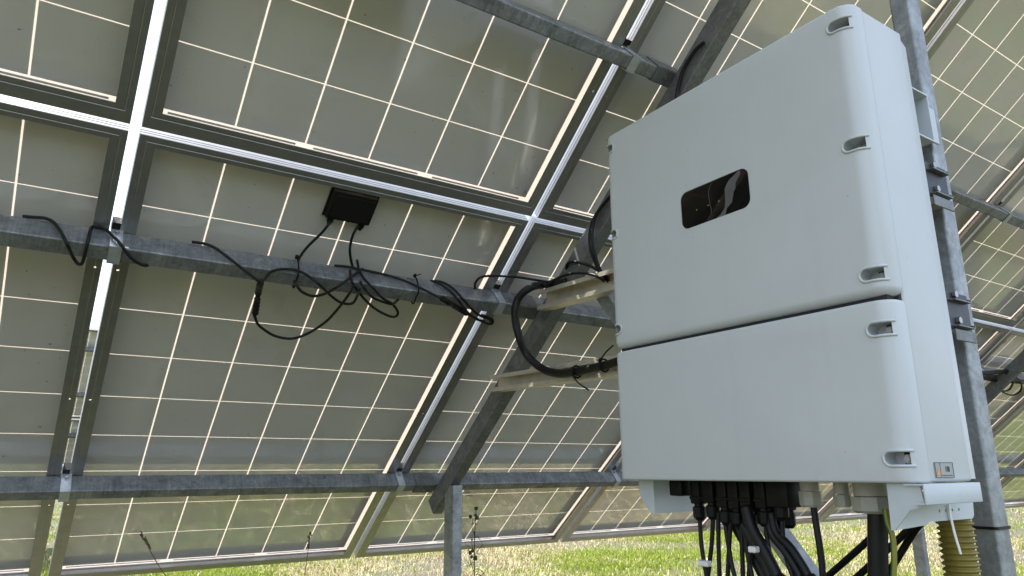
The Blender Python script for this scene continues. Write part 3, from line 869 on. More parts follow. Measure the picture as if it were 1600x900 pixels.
 'slant1': (0.006, [(0.6, -2.2425, 0.9964), (0.6, -2.2296, 0.9845), (0.6, -2.1699, 0.9349), (0.6, -2.101, 0.8805), (0.6, -2.0374, 0.8292)]),
 'slant2': (0.006, [(0.6, -2.2879, 0.9984), (0.6, -2.2567, 0.9688), (0.6, -2.2088, 0.9278), (0.6, -2.1561, 0.8845), (0.6, -2.103, 0.8381)]),
 'slant3': (0.006, [(0.62, -2.2795, 0.9892), (0.62, -2.2577, 0.9678), (0.62, -2.2314, 0.9335), (0.62, -2.2031, 0.8952), (0.62, -2.1691, 0.8451)]),
 'tag': (0.0022, [(0.5196, -2.367, 1.0155), (0.518, -2.367, 1.0047), (0.5186, -2.367, 0.9947), (0.5227, -2.367, 0.9722), (0.5309, -2.367, 0.9451)]),
}
# ------------------------------------------------------------------ the inverter
IX0, IX1, IX2, IX3 = 0.360, 0.397, 0.522, 0.556
YF, YN = -1.820, -2.406
ZB, ZS, ZT = 1.048, 1.3065, 1.792
inv = empty('inverter', ((IX0+IX3)/2, (YF+YN)/2, ZB))

def surf_x(y, r=0.026):
    """x of the rounded cover surface at this y"""
    e = max(min(y-YN, YF-y), 0.0)
    if YF-y < y-YN: r = 0.020
    if e >= r: return IX0
    return IX0 + r - math.sqrt(max(r*r-(r-e)**2, 0))

def cover_outline(r=0.026, seg=10):
    pts = [(IX1, YN)]
    for k in range(seg+1):
        a = math.pi/2*k/seg
        pts.append((IX0 + r - r*math.sin(a), YN + r - r*math.cos(a)))
    rf = 0.020
    for k in range(seg+1):
        a = math.pi/2*k/seg
        pts.append((IX0 + rf - rf*math.cos(a), YF - rf + rf*math.sin(a)))
    pts.append((IX1, YF))
    return pts

def stacked(bm, rings_def):
    """rings_def: list of (inset, z); outline inset towards its middle"""
    base = cover_outline()
    cx = IX1; cy = (YN+YF)/2
    rings = []
    for ins, z in rings_def:
        ring = []
        hy = (YF-YN)/2
        for (x, y) in base:
            yy = cy + (y-cy)*(hy-ins)/hy
            xx = cx + (x-cx)*((cx-IX0)-ins)/(cx-IX0)
            ring.append(bm.verts.new((xx, yy, z)))
        rings.append(ring)
    n = len(base)
    for i in range(len(rings)-1):
        for k in range(n):
            j = (k+1) % n
            bm.faces.new((rings[i][k], rings[i][j], rings[i+1][j], rings[i+1][k]))
    bm.faces.new(rings[0]); bm.faces.new(list(reversed(rings[-1])))

def rings_between(z0, z1, rb, rt):
    out = []
    for k in range(5):
        a = math.pi/2*k/4
        out.append((rb*(1-math.sin(a)), z0 + rb*(1-math.cos(a))))
    for k in range(5):
        a = math.pi/2*k/4
        out.append((rt*(1-math.cos(a)), z1 - rt*(1-math.sin(a))))
    return out

def d_prism(bm, y_in, y_out, z, hh, x0, x1):
    """pocket cutter: round end at y_in, straight end at y_out"""
    pts = []
    s = 1 if y_in > y_out else -1
    for k in range(13):
        a = -math.pi/2 + math.pi*k/12
        pts.append((y_in - s*hh + s*hh*math.cos(a), z + hh*math.sin(a)))
    pts.append((y_out, z+hh)); pts.append((y_out, z-hh))
    a = [bm.verts.new((x0, p[0], p[1])) for p in pts]
    b_ = [bm.verts.new((x1, p[0], p[1])) for p in pts]
    n = len(a)
    for i in range(n):
        bm.faces.new((a[i], a[(i+1) % n], b_[(i+1) % n], b_[i]))
    bm.faces.new(a); bm.faces.new(list(reversed(b_)))

LATCH_Z_UP = [1.006+H, 0.798+H, 0.592+H]
LATCH_Z_LO = [0.511+H, 0.331+H]
FAR_Z_UP = [1.008+H, 0.808+H, 0.600+H]
HH = 0.0102
def boolean(target, cutter_bm):
    me = bpy.data.meshes.new('cutter'); bmesh.ops.recalc_face_normals(cutter_bm, faces=cutter_bm.faces)
    cutter_bm.to_mesh(me); cutter_bm.free()
    co = bpy.data.objects.new('cutter', me); COL.objects.link(co)
    md = target.modifiers.new('b', 'BOOLEAN'); md.operation = 'DIFFERENCE'; md.object = co; md.solver = 'EXACT'
    bpy.context.view_layer.update()
    dg = bpy.context.evaluated_depsgraph_get()
    nm = bpy.data.meshes.new_from_object(target.evaluated_get(dg))
    target.modifiers.clear()
    old = target.data; target.data = nm; bpy.data.meshes.remove(old)
    bpy.data.objects.remove(co); bpy.data.meshes.remove(me)
    for p in nm.polygons: p.use_smooth = True
    nm.set_sharp_from_angle(angle=math.radians(32))

def cover(name, z0, z1, rb, rt, zs, zf, display=False):
    bm = bmesh.new()
    stacked(bm, rings_between(z0, z1, rb, rt))
    o = link(name, bm, M_WHITEP, autosmooth=32)
    cb = bmesh.new()
    for z in zs: d_prism(cb, -2.3655, -2.3985, z, HH-0.001, 0.33, 0.3905)
    for z in zf: d_prism(cb, -1.850, -1.8265, z, HH-0.001, 0.33, 0.3905)
    if display:
        ol = rrect(0.159, 0.0745, 0.016, 6, -2.1105, 1.5475)
        prism(cb, ol, Vector((0.33, 0, 0)), Y1, Z1, X1, 0.0335)
    boolean(o, cb)
    return o

upper = cover('front_cover', ZS+0.004, ZT, 0.013, 0.008, LATCH_Z_UP, FAR_Z_UP, True)
lower = cover('lower_cover', ZB, ZS-0.003, 0.004, 0.006, LATCH_Z_LO, [])
kids = [upper, lower]
# raised rims and screws of the latch pockets
def rim(z, near=True):
    s = 1 if near else -1
    y_in = -2.3655 if near else -1.850
    y_out = -2.402 if near else -1.8215
    pts = []
    hh = HH
    n = 8
    def P(y, zz):
        return Vector((surf_x(y)-0.0006, y, zz))
    for k in range(n+1):
        y = y_out + (y_in - s*hh - y_out)*k/n
        pts.append(P(y, z+hh))
    for k in range(1, 12):
        a = math.pi/2 - math.pi*k/12
        pts.append(P(y_in - s*hh + s*hh*math.cos(a), z+hh*math.sin(a)))
    for k in range(n+1):
        y = y_in - s*hh + (y_out-(y_in - s*hh))*k/n
        pts.append(P(y, z-hh))
    bm = bmesh.new()
    tube(bm, pts, 0.0021, 8)
    r = link('latch_rim', bm, M_WHITEP, smooth=True)
    bm = bmesh.new()
    ys = -2.386 if near else -1.833
    c = Vector((0.3905, ys, z-0.001))
    cyl(bm, c, -X1, 0.0062, 0.007, 16); cyl(bm, c-X1*0.007, -X1, 0.0042, 0.002, 16)
    sc = link('screw', bm, M_SCREW, autosmooth=40)
    bm = bmesh.new()
    yb = (ys-0.0115, ys+0.007) if near else (ys-0.010, ys+0.0055)
    box(bm, (0.3893, yb[0], z-hh+0.0018), (0.3903, yb[1], z+hh-0.0018))  # thin black plate painting the shade of a deeper hole
    so_ = link('latch_hole_shade', bm, M_FLESH)
    return r, sc, so_
for z in LATCH_Z_UP:
    for q in rim(z): q['_p'] = 0; q.parent = upper
for z in LATCH_Z_LO:
    for q in rim(z): q.parent = lower
for z in FAR_Z_UP:
    for q in rim(z, False): q['_p'] = 0; q.parent = upper
# body
bm = bmesh.new()
box(bm, (IX1+0.0048, YN+0.003, ZB+0.001), (IX2, YF-0.003, ZT-0.002), 0.0045, 3)
body = link('body', bm, M_WHITEP, autosmooth=35); kids.append(body)
bm = bmesh.new()
oc = [(IX2+0.0008, YN+0.0060), (IX3, YN+0.014), (IX3, YF-0.018), (IX2+0.0008, YF-0.0045)]
prism(bm, oc, Vector((0, 0, ZB+0.004)), X1, Y1, Z1, ZT-ZB-0.016)
kids.append(link('back_shell', bm, M_WHITEP))
bm = bmesh.new()
box(bm, (IX1-0.0022, YN+0.006, ZB+0.01), (IX1+0.0055, YF-0.008, ZT-0.01))
box(bm, (IX0+0.014, YN+0.012, ZS-0.0035), (IX1-0.0025, YF-0.012, ZS+0.0045))
kids.append(link('gasket', bm, M_FLESH))
# display
bm = bmesh.new()
ol = rrect(0.1575, 0.073, 0.0155, 6, -2.1105, 1.5475)
prism(bm, ol, Vector((0.3608, 0, 0)), Y1, Z1, X1, 0.003)
disp = link('display', bm, M_DISPLAY); kids.append(disp)
for y in (-2.069, -2.097, -2.122):
    bm = bmesh.new(); cyl(bm, (0.3607, y, 1.541), -X1, 0.0011, 0.0003, 10)
    l = link('indicator_light', bm, M_LED); l.parent = disp
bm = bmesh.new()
refl_streak = [(-2.1696, 1.5837), (-2.175, 1.581), (-2.1727, 1.5747), (-2.1617, 1.5629), (-2.1607, 1.5533), (-2.156, 1.5478), (-2.1508, 1.5296), (-2.1384, 1.5222), (-2.1339, 1.5108), (-2.1217, 1.5081), (-2.1098, 1.5093), (-2.1224, 1.5144), (-2.1335, 1.5238), (-2.1362, 1.5343), (-2.1371, 1.56), (-2.1411, 1.5659), (-2.1469, 1.5725), (-2.1574, 1.5774)]
refl_line = [(-2.1118, 1.5828), (-2.106, 1.5782), (-2.1006, 1.5682), (-2.0996, 1.5581), (-2.1007, 1.5504), (-2.1014, 1.5399), (-2.1032, 1.5305), (-2.1013, 1.5209), (-2.0945, 1.5142)]
for (f0, t_) in ((refl_streak, 0.0003),):
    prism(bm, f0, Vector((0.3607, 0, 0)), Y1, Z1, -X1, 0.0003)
q = link('painted_reflection', bm, M_REFL); q.parent = disp  # grey shape drawn on the glass as its pale reflection
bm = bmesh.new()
tube(bm, catmull([Vector((0.3606, a_, b_)) for a_, b_ in refl_line], 4), 0.0007, 6)
q = link('brown_reflection_line', bm, M_BROWN); q.parent = disp  # thin brown line, modelled as part of the same reflection
# sticker on the side
bm = bmesh.new()
box(bm, (0.416, YN+0.0014, 1.0545), (0.466, YN+0.0026, 1.0755))
M_STK = simple('sticker_grey', (0.33, 0.35, 0.34), 0.5, 0, 60, 0.05, 0)
M_STKD = simple('sticker_ink', (0.05, 0.055, 0.06), 0.5, 0, 60, 0.05, 0)
M_STKO = simple('sticker_orange', (0.75, 0.30, 0.04), 0.5, 0, 60, 0.05, 0)
stk = link('warning_sticker', bm, M_STK); kids.append(stk)
yk = YN+0.0012
def plate(name, pts, mat, y=yk):
    bm = bmesh.new()
    prism(bm, pts, Vector((0, y, 0)), X1, Z1, -Y1, 0.0003)
    o = link(name, bm, mat); o.parent = stk; return o
bm = bmesh.new()
for lo, hi in (((0.416, 1.0545), (0.466, 1.0553)), ((0.416, 1.0747), (0.466, 1.0755)), ((0.416, 1.0553), (0.4168, 1.0747)), ((0.4652, 1.0553), (0.466, 1.0747)), ((0.4295, 1.0553), (0.4301, 1.0747))):
    box(bm, (lo[0], yk-0.0003, lo[1]), (hi[0], yk, hi[1]))
o = link('sticker_border', bm, M_STKD); o.parent = stk
plate('warning_triangle', [(0.4182, 1.0585), (0.4284, 1.0585), (0.4233, 1.0685)], M_STKO)
bm = bmesh.new()
for i, x in enumerate((0.4445, 0.4483, 0.4522)):
    box(bm, (x, yk-0.0003, 1.0625), (x+0.0009, yk, 1.0700))
    box(bm, (x+0.0009, yk-0.0003, 1.0690), (x+0.0026, yk, 1.0700))
    if i: box(bm, (x+0.0020, yk-0.0003, 1.0630 if i == 1 else 1.0625), (x+0.0027, yk, 1.0690))
    if i < 2: box(bm, (x+0.0009, yk-0.0003, 1.0660), (x+0.0020, yk, 1.0668))
for k in range(7):
    box(bm, (0.433+0.0042*k, yk-0.0003, 1.0572), (0.433+0.0042*k+0.0030, yk, 1.0584))
o = link('sticker_print', bm, M_STKD); o.parent = stk

# brackets below the housing
bm = bmesh.new()
bt = 0.0022
# near: side strap, hanging plate with holes, cheek facing the front
box(bm, (0.365, -2.4125, 1.0205), (0.522, -2.4095, 1.0475), 0.0013, 2)
box(bm, (0.365, -2.4095, 1.0452), (0.520, -2.385, 1.0475))
box(bm, (0.365, -2.4095, 1.0205), (0.520, -2.398, 1.0228))
kids.append(link('side_bracket', bm, M_BRKT, autosmooth=35))
bm = bmesh.new()
a = [(0.3745, 1.0200), (0.3745, 0.9858), (0.4570, 0.9892), (0.4600, 0.9930), (0.590, 0.9922), (0.5975, 0.9970), (0.601, 1.0200)]
prism(bm, a, Vector((0, -2.363, 0)), X1, Z1, Y1, bt)
pl = link('hanging_plate', bm, M_BRKT)
cb = bmesh.new()
for x in (0.495, 0.5135, 0.5330, 0.5530):
    cyl(cb, (x, -2.38, 1.0068), Y1, 0.0024, 0.03, 12)
boolean(pl, cb); kids.append(pl)
bm = bmesh.new()
a = [(-2.358, 1.0475), (-2.403, 1.0475), (-2.406, 1.0197), (-2.397, 1.0155), (-2.386, 1.0130), (-2.361, 0.9855), (-2.356, 0.9855)]
prism(bm, a, Vector((0.372, 0, 0)), Y1, Z1, X1, bt)
kids.append(link('cheek_plate', bm, M_BRKT))
# far: corner bracket
bm = bmesh.new()
a = [(-1.834, 1.0475), (-1.834, 1.020), (-1.863, 0.985), (-1.872, 0.985), (-1.872, 1.0475)]
prism(bm, a, Vector((0.402, 0, 0)), Y1, Z1, X1, bt)
box(bm, (0.402, -1.8745, 0.985), (0.512, -1.872, 1.0475))
kids.append(link('corner_bracket', bm, M_BRKT))
# connectors and glands under the housing
XC = 0.45
for i, (y, zb) in enumerate(((-1.9446, 0.974), (-1.9775, 0.977), (-2.008, 0.969), (-2.034, 0.968), (-2.060, 0.965), (-2.092, 0.971), (-2.1265, 0.983))):
    bm = bmesh.new()
    w = 0.0115
    box(bm, (XC-w, y-w, zb+0.030), (XC+w, y+w, ZB+0.0005), 0.003, 2)
    box(bm, (XC-w-0.001, y-w-0.001, 1.012), (XC+w+0.001, y+w+0.001, 1.018), 0.001, 1)
    tube(bm, [Vector((XC, y, zb+0.032)), Vector((XC, y, zb+0.026)), Vector((XC, y, zb+0.024)), Vector((XC, y, zb+0.006)), Vector((XC, y, zb))], [0.0090, 0.0090, 0.0125, 0.0120, 0.0070], 8)
    kids.append(link('cable_connector', bm, M_BLACKP, autosmooth=30))
# second row of connectors further back
for i, y in enumerate((-1.995, -2.025, -2.055, -2.085, -2.113)):
    bm = bmesh.new(); w = 0.0115; zb = 0.964 + 0.004*(i % 3)
    box(bm, (0.485-w, y-w, zb+0.03), (0.485+w, y+w, ZB+0.0005), 0.003, 2)
    tube(bm, [Vector((0.485, y, zb+0.032)), Vector((0.485, y, zb+0.024)), Vector((0.485, y, zb+0.006)), Vector((0.485, y, zb))], [0.009, 0.0125, 0.012, 0.007], 8)
    kids.append(link('cable_connector', bm, M_BLACKP, autosmooth=30))
bm = bmesh.new()
box(bm, (0.425, -1.925, 1.018), (0.455, -1.893, 1.0478), 0.003, 2)
kids.append(link('switch_knob', bm, M_BLACKP, autosmooth=30))
bm = bmesh.new()
box(bm, (0.43, -2.155, 1.005), (0.475, -2.112, 1.0478), 0.003, 2)
kids.append(link('data_port', bm, M_BLACKP, autosmooth=30))
def gland(y, r, z0, z1, x=XC):
    bm = bmesh.new()
    tube(bm, [Vector((x, y, ZB+0.0004)), Vector((x, y, z1+0.001))], r*0.92, 16)
    tube(bm, [Vector((x, y, z1)), Vector((x, y, z0+0.004)), Vector((x, y, z0))], [r*1.08, r*1.08, r*0.9], 8)
    kids.append(link('cable_gland', bm, M_BEIGE, autosmooth=30))
gland(-2.184, 0.0165, 1.007, 1.032)
gland(-2.240, 0.0125, 1.009, 1.028)
gland(-2.2875, 0.0265, 1.002, 1.026)
for q in kids:
    q.parent = inv; q.matrix_parent_inverse = Matrix.Translation(-inv.location)
tag(inv, 'big pale grey inverter housing with black display window, mounted before the tall post', 'inverter')
for q in list(upper.children)+list(lower.children):
    if '_p' in q: del q['_p']

# ------------------------------------------------------------------ corrugated conduit and the strap on the post
bm = bmesh.new()
pts = []; rs = []
z = 0.0; k = 0
yy0 = -2.345; 
base_pts = [Vector((0.600, -2.335, -0.05)), Vector((0.598, -2.335, 0.5)), Vector((0.597, -2.333, 0.9)), Vector((0.597, -2.333, 0.98)), Vector((0.598, -2.332, 1.03))]
cur = catmull(base_pts, 80)
# resample evenly
L = [0]
for i in range(1, len(cur)): L.append(L[-1] + (cur[i]-cur[i-1]).length)
stepn = int(L[-1]/0.00135)
for i in range(stepn+1):
    d = L[-1]*i/stepn
    j = max(1, next((q for q in range(len(L)) if L[q] >= d), len(L)-1))
    t = (d-L[j-1])/max(L[j]-L[j-1], 1e-9)
    pts.append(cur[j-1].lerp(cur[j], t))
    ph = (d/0.0086) % 1
    rs.append(0.0242 + 0.0026*math.sin(ph*2*math.pi))
tube(bm, pts, rs, 28)
o = link('corrugated_conduit', bm, M_YELLOW, smooth=True)
tag(o, 'fat yellow corrugated conduit rising beside the foot of the tall post', 'conduit')
bm = bmesh.new()
ol = rrect(0.0495, 0.0410, 0.005, 4)
il = rrect(0.0458, 0.0373, 0.004, 4)
def ringv(pl, z): return [bm.verts.new((0.6865+p[0], -2.345+p[1], z)) for p in pl]
for z0, z1 in ((0.972, 0.9765),):
    A, B, C_, D = ringv(ol, z0), ringv(ol, z1), ringv(il, z0), ringv(il, z1)
    n = len(A)
    for i in range(n):
        j = (i+1) % n
        bm.faces.new((A[i], A[j], B[j], B[i])); bm.faces.new((C_[i], D[i], D[j], C_[j]))
        bm.faces.new((A[i], C_[i], C_[j], A[j])); bm.faces.new((B[i], B[j], D[j], D[i]))
o = link('cable_tie', bm, M_RUBBER)
tag(o, 'black tie strapped around the foot of the tall post beside the conduit', 'cable tie', 'black cable ties')

# ------------------------------------------------------------------ cables
def cable(name, keys, lab, cat='cable', group='black cables', mat=None, drop=None, conn=()):
    """keys: cable runs in CAB that belong to this one cable; conn: connector runs on it"""
    mat = mat or M_RUBBER
    root = None
    for k in keys:
        r, pts = CAB[k]
        pts = [Vector(p) for p in pts]
        if drop: pts = pts + [Vector(p) for p in drop]
        bm = bmesh.new(); tube(bm, catmull(pts, 8), r, 10)
        if root is None:
            root = link(name, bm, mat, smooth=True); tag(root, lab, cat, group)
        else:
            link('lead', bm, mat, root, smooth=True)
    for k in conn:
        r, pts = CAB[k]
        P = catmull([Vector(p) for p in pts], 14)
        n = len(P)
        rs = []
        for i in range(n):
            t = i/(n-1)
            q = r*(0.78 if (i % 4) < 1 else 1.0)
            if t < 0.07 or t > 0.93: q = r*0.55
            if 0.42 < t < 0.52: q = r*0.72
            rs.append(q)
        bm = bmesh.new(); tube(bm, P, rs, 12)
        link('plug_connector', bm, M_BLACKP, root, autosmooth=50)
    return root
cable('cable', ['wave'], 'thin black cable looping in waves over the purlin at the left sky gap')
cable('cable', ['drop', 'big_loop'], 'thin black cable hanging from the ribbed plug in one wide loop below the purlin', conn=['conn1'])
cable('cable', ['wander_a'], 'thin black cable wandering from the top of the ribbed plug along the purlin front')
cable('cable', ['wander_b'], 'short black cable sagging under the purlin right of the tie')
cable('cable', ['box_lead_left'], 'left black lead from the junction box down to the purlin')
cable('cable', ['box_lead_right'], 'right black lead from the junction box down to the knot of cables')
cable('cable', ['knot'], 'black cable forming the narrow drooping loop below the junction box')
cable('cable', ['run_right', 'conn2_tail'], 'black cable running right along the purlin to the slanting plug', conn=['conn2'])
cable('cable', ['droop_a'], 'outer of two black cables drooping over the purlin near the second gap')
cable('cable', ['droop_b'], 'inner of two black cables drooping over the purlin near the second gap')
cable('cable', ['arch'], 'thin black cable arching across the second gap towards the rafter')
cable('thick_cable', ['fat'], 'thick black cable bending in a big C between the two aluminium rails')
cable('cable', ['thin_a'], 'black cable curving over the upper rail onto the rafter')
cable('cable', ['thin_b'], 'black cable looped around the rafter just above the upper rail')
cable('cable', ['thin_c'], 'outer of two black cables bowing down beside the rafter left of the inverter')
cable('cable', ['thin_d'], 'inner of two black cables bowing down beside the rafter left of the inverter')
cable('cable', ['top_bit'], 'black cable curving on the rafter above the top edge of the inverter')
cable('cable', ['far_a'], 'upper thick black cable behind the distant rafter at the right edge')
cable('cable', ['far_b'], 'lower thick black cable behind the distant rafter at the right edge')
cable('cable', ['far_c'], 'larger black cable loop hanging by the distant rafter at the right edge')
cable('cable', ['far_d'], 'smaller black cable loop hanging by the distant rafter at the right edge')
ords = ['first', 'second', 'third', 'fourth', 'fifth', 'sixth', 'seventh', 'eighth', 'ninth', 'tenth', 'eleventh', 'twelfth']
foot = lambda k: [(0.50, -2.05-0.012*k, 0.55), (0.54, -2.22-0.006*k, 0.25), (0.55, -2.27, 0.02)]
for i in range(12):
    cable('cable', ['st%d' % (i+1)], '%s black cable from the left hanging out of the connectors under the inverter' % ords[i], group='cables under the inverter', drop=foot(i))
for i in range(3):
    cable('thick_cable', ['bun%d' % (i+1)], '%s of the three thick black cables bundled under the inverter connectors' % ['left', 'middle', 'right'][i], group='cables under the inverter', drop=foot(i+6))
cable('cable', ['st13'], 'single black cable hanging from the small beige gland', group='cables under the inverter', drop=foot(9))
cable('thick_cable', ['main'], 'very thick black main cable hanging from the big beige gland', group='cables under the inverter', drop=[(0.46, -2.28, 0.5), (0.50, -2.29, 0.02)])
cable('cable', ['slant1'], 'long black cable slanting down left behind the thick main cable', group='cables under the inverter', drop=[(0.60, -1.95, 0.72), (0.60, -1.80, 0.02)])
cable('cable', ['slant2'], 'middle black cable slanting down left in front of the distant post', group='cables under the inverter', drop=[(0.60, -1.98, 0.65), (0.60, -1.85, 0.02)])
cable('cable', ['slant3'], 'short black cable slanting down left below the hanging plate', group='cables under the inverter', drop=[(0.61, -2.08, 0.65), (0.60, -1.95, 0.02)])
# green and yellow earth wire
r, pts = CAB['earth']
P = catmull([Vector(p) for p in pts] + [Vector((0.44, -2.30, 0.6)), Vector((0.48, -2.28, 0.02))], 8)
bm = bmesh.new(); tube(bm, P, r, 10)
for f in bm.faces:
    c = f.calc_center_median()
    i = min(range(len(P)), key=lambda q: (P[q]-c).length_squared)
    d = c-P[i]
    f.material_index = 1 if (d.x < 0.0008 and d.y < 0.0005) else 0
o = link('earth_wire', bm, [M_GREEN, M_YELINS], smooth=True)
tag(o, 'green and yellow earth wire hanging beside the thick main cable', 'wire')
r, pts = CAB['tag']
P = catmull([Vector(p) for p in pts], 6)
bm = bmesh.new()
prev = None
for p in P:
    w = 0.0028
    a = bm.verts.new(p + Vector((-w, 0, 0))); b_ = bm.verts.new(p + Vector((w, 0, 0)))
    c = bm.verts.new(p + Vector((w, 0.0012, 0))); d = bm.verts.new(p + Vector((-w, 0.0012, 0)))
    cur_ = (a, b_, c, d)
    if prev:
        for i in range(4): bm.faces.new((prev[i], prev[(i+1) % 4], cur_[(i+1) % 4], cur_[i]))
    else: bm.faces.new(cur_)
    prev = cur_
bm.faces.new(prev)
o = link('plastic_strap', bm, M_TAG)
tag(o, 'clear white plastic strap dangling from the holes of the hanging plate', 'cable tie')
# white marker tags on the hanging cables
for (c, w, lab) in (((0.437, -1.961, 0.900), 0.024, 'white marker tag around the first two cables under the inverter'),
                    ((0.437, -2.012, 0.877), 0.016, 'lower white marker tag between the hanging cables under the inverter'),
                    ((0.425, -2.083, 0.935), 0.015, 'white marker tag on the thick cable bundle under the inverter')):
    bm = bmesh.new(); c = Vector(c)
    box(bm, c-Vector((0.008, w/2, 0.005)), c+Vector((0.006, w/2, 0.005)), 0.0015, 1)
    o = link('cable_marker', bm, M_TAG); tag(o, lab, 'marker tag', 'white cable markers')

# cable ties
def tie_on_purlin(x, lab, k=1):
    s_, h_, w_, _ = PUR[k]
    bm = bmesh.new()
    pl = [T(x, s_+0.008, FH+0.002), T(x+0.002, s_+0.013, FH+h_*0.4), T(x-0.001, s_+0.004, FH+h_+0.005), T(x, s_-w_*0.5, FH+h_+0.005), T(x, s_-w_-0.003, FH+h_+0.003), T(x, s_-w_-0.003, FH+0.004)]
    tube(bm, catmull(pl, 6), 0.0022, 8)
    cyl(bm, T(x, s_+0.010, FH+0.012), (0, -0.6, 0.8), 0.0045, 0.010, 8)
    tube(bm, [T(x, s_+0.010, FH+0.008), T(x+0.010, s_+0.03, FH+0.02)], 0.0014, 6)
    o = link('cable_tie', bm, M_BLACKP, smooth=True); tag(o, lab, 'cable tie', 'black cable ties')
tie_on_purlin(-0.105, 'black cable tie around the purlin below the left side of the junction box')
tie_on_purlin(0.239, 'black cable tie around the purlin right of the cable knot')
def ring_tie(c, r, ax, lab, tail):
    bm = bmesh.new(); ax = Vector(ax).normalized(); u = ax.orthogonal().normalized(); v_ = ax.cross(u)
    P = [Vector(c) + (u*math.cos(a)+v_*math.sin(a))*r for a in [2*math.pi*k/20 for k in range(21)]]
    tube(bm, P, 0.0025, 8)
    tube(bm, catmull([Vector(c)+Vector(tail[0])] + [Vector(c)+Vector(t) for t in tail[1:]], 5), 0.0020, 8)
    cyl(bm, Vector(c)+Vector(tail[0]), Vector(tail[1])-Vector(tail[0]), 0.005, 0.008, 8)
    o = link('cable_tie', bm, M_BLACKP, smooth=True); tag(o, lab, 'cable tie', 'black cable ties')
fp = [Vector(p) for p in CAB['fat'][1]]
ring_tie(fp[13], 0.0165, fp[14]-fp[12], 'black cable tie fixing the thick cable to the lower rail', [(-0.016, 0, -0.004), (-0.016, -0.02, -0.03), (0.0, -0.05, -0.055)])
ring_tie(fp[15]+Vector((0, 0.012, 0)), 0.0165, fp[15]-fp[14], 'black cable tie around the thick cable beside the inverter edge', [(-0.016, 0, 0.010), (-0.018, -0.03, 0.03), (-0.01, -0.05, 0.045)])

# ------------------------------------------------------------------ plants standing in front of the low edge
M_WEED = simple('weed_dark_green', (0.035, 0.055, 0.018), 0.6, 0, 50, 0.3, 0)
M_SEED = simple('dry_seed_head', (0.10, 0.06, 0.035), 0.7, 0, 50, 0.3, 0)
def leaf(bm, a, d, L, w, droop):
    d = Vector(d).normalized(); side = d.cross(Z1).normalized()
    prev = None
    for k in range(6):
        t = k/5
        c = a + d*L*t + Z1*(L*(0.45*t-droop*t*t))
        ww = w*math.sin(math.pi*min(0.95, t*0.9+0.1))
        p = (bm.verts.new(c-side*ww), bm.verts.new(c+Z1*0.001), bm.verts.new(c+side*ww))
        if prev:
            bm.faces.new((prev[0], prev[1], p[1], p[0])); bm.faces.new((prev[1], prev[2], p[2], p[1]))
        prev = p
wx, wy = 0.967, -0.25
stem = [Vector((wx+0.02, wy, 0.0)), Vector((wx+0.008, wy, 0.3)), Vector((wx+0.001, wy, 0.6)), Vector((wx-0.001, wy, 0.78)), Vector((wx+0.006, wy, 0.905))]
weed = empty('weed', (wx, wy, 0))
bm = bmesh.new(); sp_ = catmull(stem, 6); tube(bm, sp_, [0.0035-0.002*i/len(sp_) for i in range(len(sp_))], 7)
side_st = [[Vector((wx, wy, 0.80)), Vector((wx-0.012, wy, 0.84)), Vector((wx-0.010, wy, 0.87)), Vector((wx-0.018, wy-0.002, 0.878))],
           [Vector((wx+0.003, wy, 0.86)), Vector((wx+0.010, wy, 0.88)), Vector((wx+0.009, wy, 0.872))],
           [Vector((wx, wy, 0.73)), Vector((wx-0.012, wy, 0.765)), Vector((wx-0.013, wy, 0.785))],
           [Vector((wx, wy, 0.66)), Vector((wx-0.022, wy, 0.71)), Vector((wx-0.030, wy, 0.755))]]
for q in side_st: tube(bm, catmull(q, 5), 0.0013, 6)
child('stem', bm, M_WEED, weed, smooth=True)
for c, r in (((wx+0.006, wy, 0.912), 0.0075), ((wx-0.022, wy-0.002, 0.880), 0.0075), ((wx+0.010, wy-0.003, 0.874), 0.0085), ((wx+0.006, wy+0.004, 0.884), 0.006), ((wx-0.013, wy, 0.789), 0.004),
             ((wx-0.020, wy, 0.738), 0.007), ((wx-0.014, wy, 0.722), 0.006), ((wx+0.004, wy, 0.716), 0.0085), ((wx-0.010, wy, 0.745), 0.007)):
    bm = bmesh.new()
    bmesh.ops.create_icosphere(bm, subdivisions=2, radius=r, matrix=Matrix.Translation(c))
    for v in bm.verts: v.co += (v.co-Vector(c))*rnd.uniform(-0.2, 0.35)
    child('bud', bm, M_WEED, weed)
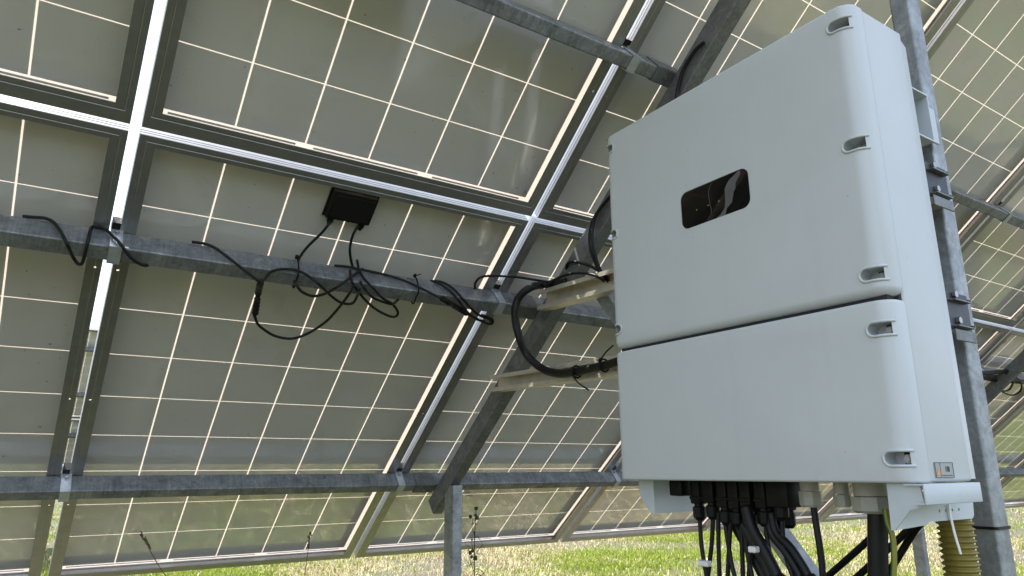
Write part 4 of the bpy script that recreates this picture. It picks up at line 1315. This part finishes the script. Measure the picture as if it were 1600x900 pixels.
for (z, ang, L, w, dr) in ((0.85, 200, 0.02, .003, .5), (0.845, 20, 0.02, .003, .2), (0.82, 250, 0.025, .003, .9), (0.80, 10, 0.028, .003, .9), (0.80, 170, 0.025, .003, .9), (0.795, 330, 0.05, .004, 1.8),
                           (0.77, 0, 0.05, .003, .9), (0.745, 190, 0.05, .004, -0.2), (0.735, 15, 0.04, .004, -0.3), (0.73, 340, 0.045, .0045, .7), (0.70, 200, 0.03, .004, .9), (0.69, 175, 0.04, .003, .6),
                           (0.67, 5, 0.055, .006, 1.0), (0.66, 330, 0.06, .006, 1.2), (0.65, 30, 0.07, .006, 1.1), (0.64, 200, 0.06, .006, 1.2), (0.6, 100, 0.07, .006, 1.1), (0.55, 250, 0.07, .006, 1.1), (0.5, 20, 0.08, .007, 1.2),
                           (0.42, 150, 0.09, .008, 1.1), (0.33, 300, 0.09, .008, 1.2), (0.22, 60, 0.10, .009, 1.2), (0.12, 200, 0.10, .009, 1.2)):
    bm = bmesh.new()
    leaf(bm, Vector((wx+0.001, wy, z)), (math.cos(math.radians(ang)), math.sin(math.radians(ang))*0.4, 0), L, w, dr)
    child('leaf', bm, M_WEED, weed)
tag(weed, 'tall dark weed with round buds standing right of the short post', 'weed')

def seed_grass(top, tip_len, base, lab, lean):
    root = empty('grass_stalk', base)
    bm = bmesh.new()
    P = catmull([Vector(base), Vector(base).lerp(Vector(top), 0.5)+Vector(lean), Vector(top)], 10)
    tube(bm, P, 0.0011, 6)
    child('stalk', bm, M_SEED, root, smooth=True)
    bm = bmesh.new()
    d = (P[-1]-P[-4]).normalized()
    for k in range(26):
        c = Vector(top) + d*tip_len*(k/26-0.3) + Vector((rnd.uniform(-1, 1), rnd.uniform(-1, 1), rnd.uniform(-1, 1)))*0.0035
        a_ = (d + Vector((rnd.uniform(-.5, .5), rnd.uniform(-.5, .5), rnd.uniform(-.2, .4)))).normalized()
        tube(bm, [c, c+a_*0.005, c+a_*0.011], [0.0008, 0.0020, 0.0004], 5)
    child('seed_head', bm, M_SEED, root)
    tag(root, lab, 'grass stalk', 'dry grass stalks before the low edge')
seed_grass((-0.297, -0.5, 0.862), 0.05, (-0.15, -0.5, 0.0), 'dry grass stalk with a bent seed head at the lower left', (0.055, 0, 0.17))
seed_grass((0.184, -0.5, 0.835), 0.05, (0.13, -0.5, 0.0), 'thin dry grass stalk with upright seed head left of the second gap', (0.0, 0, 0.05))
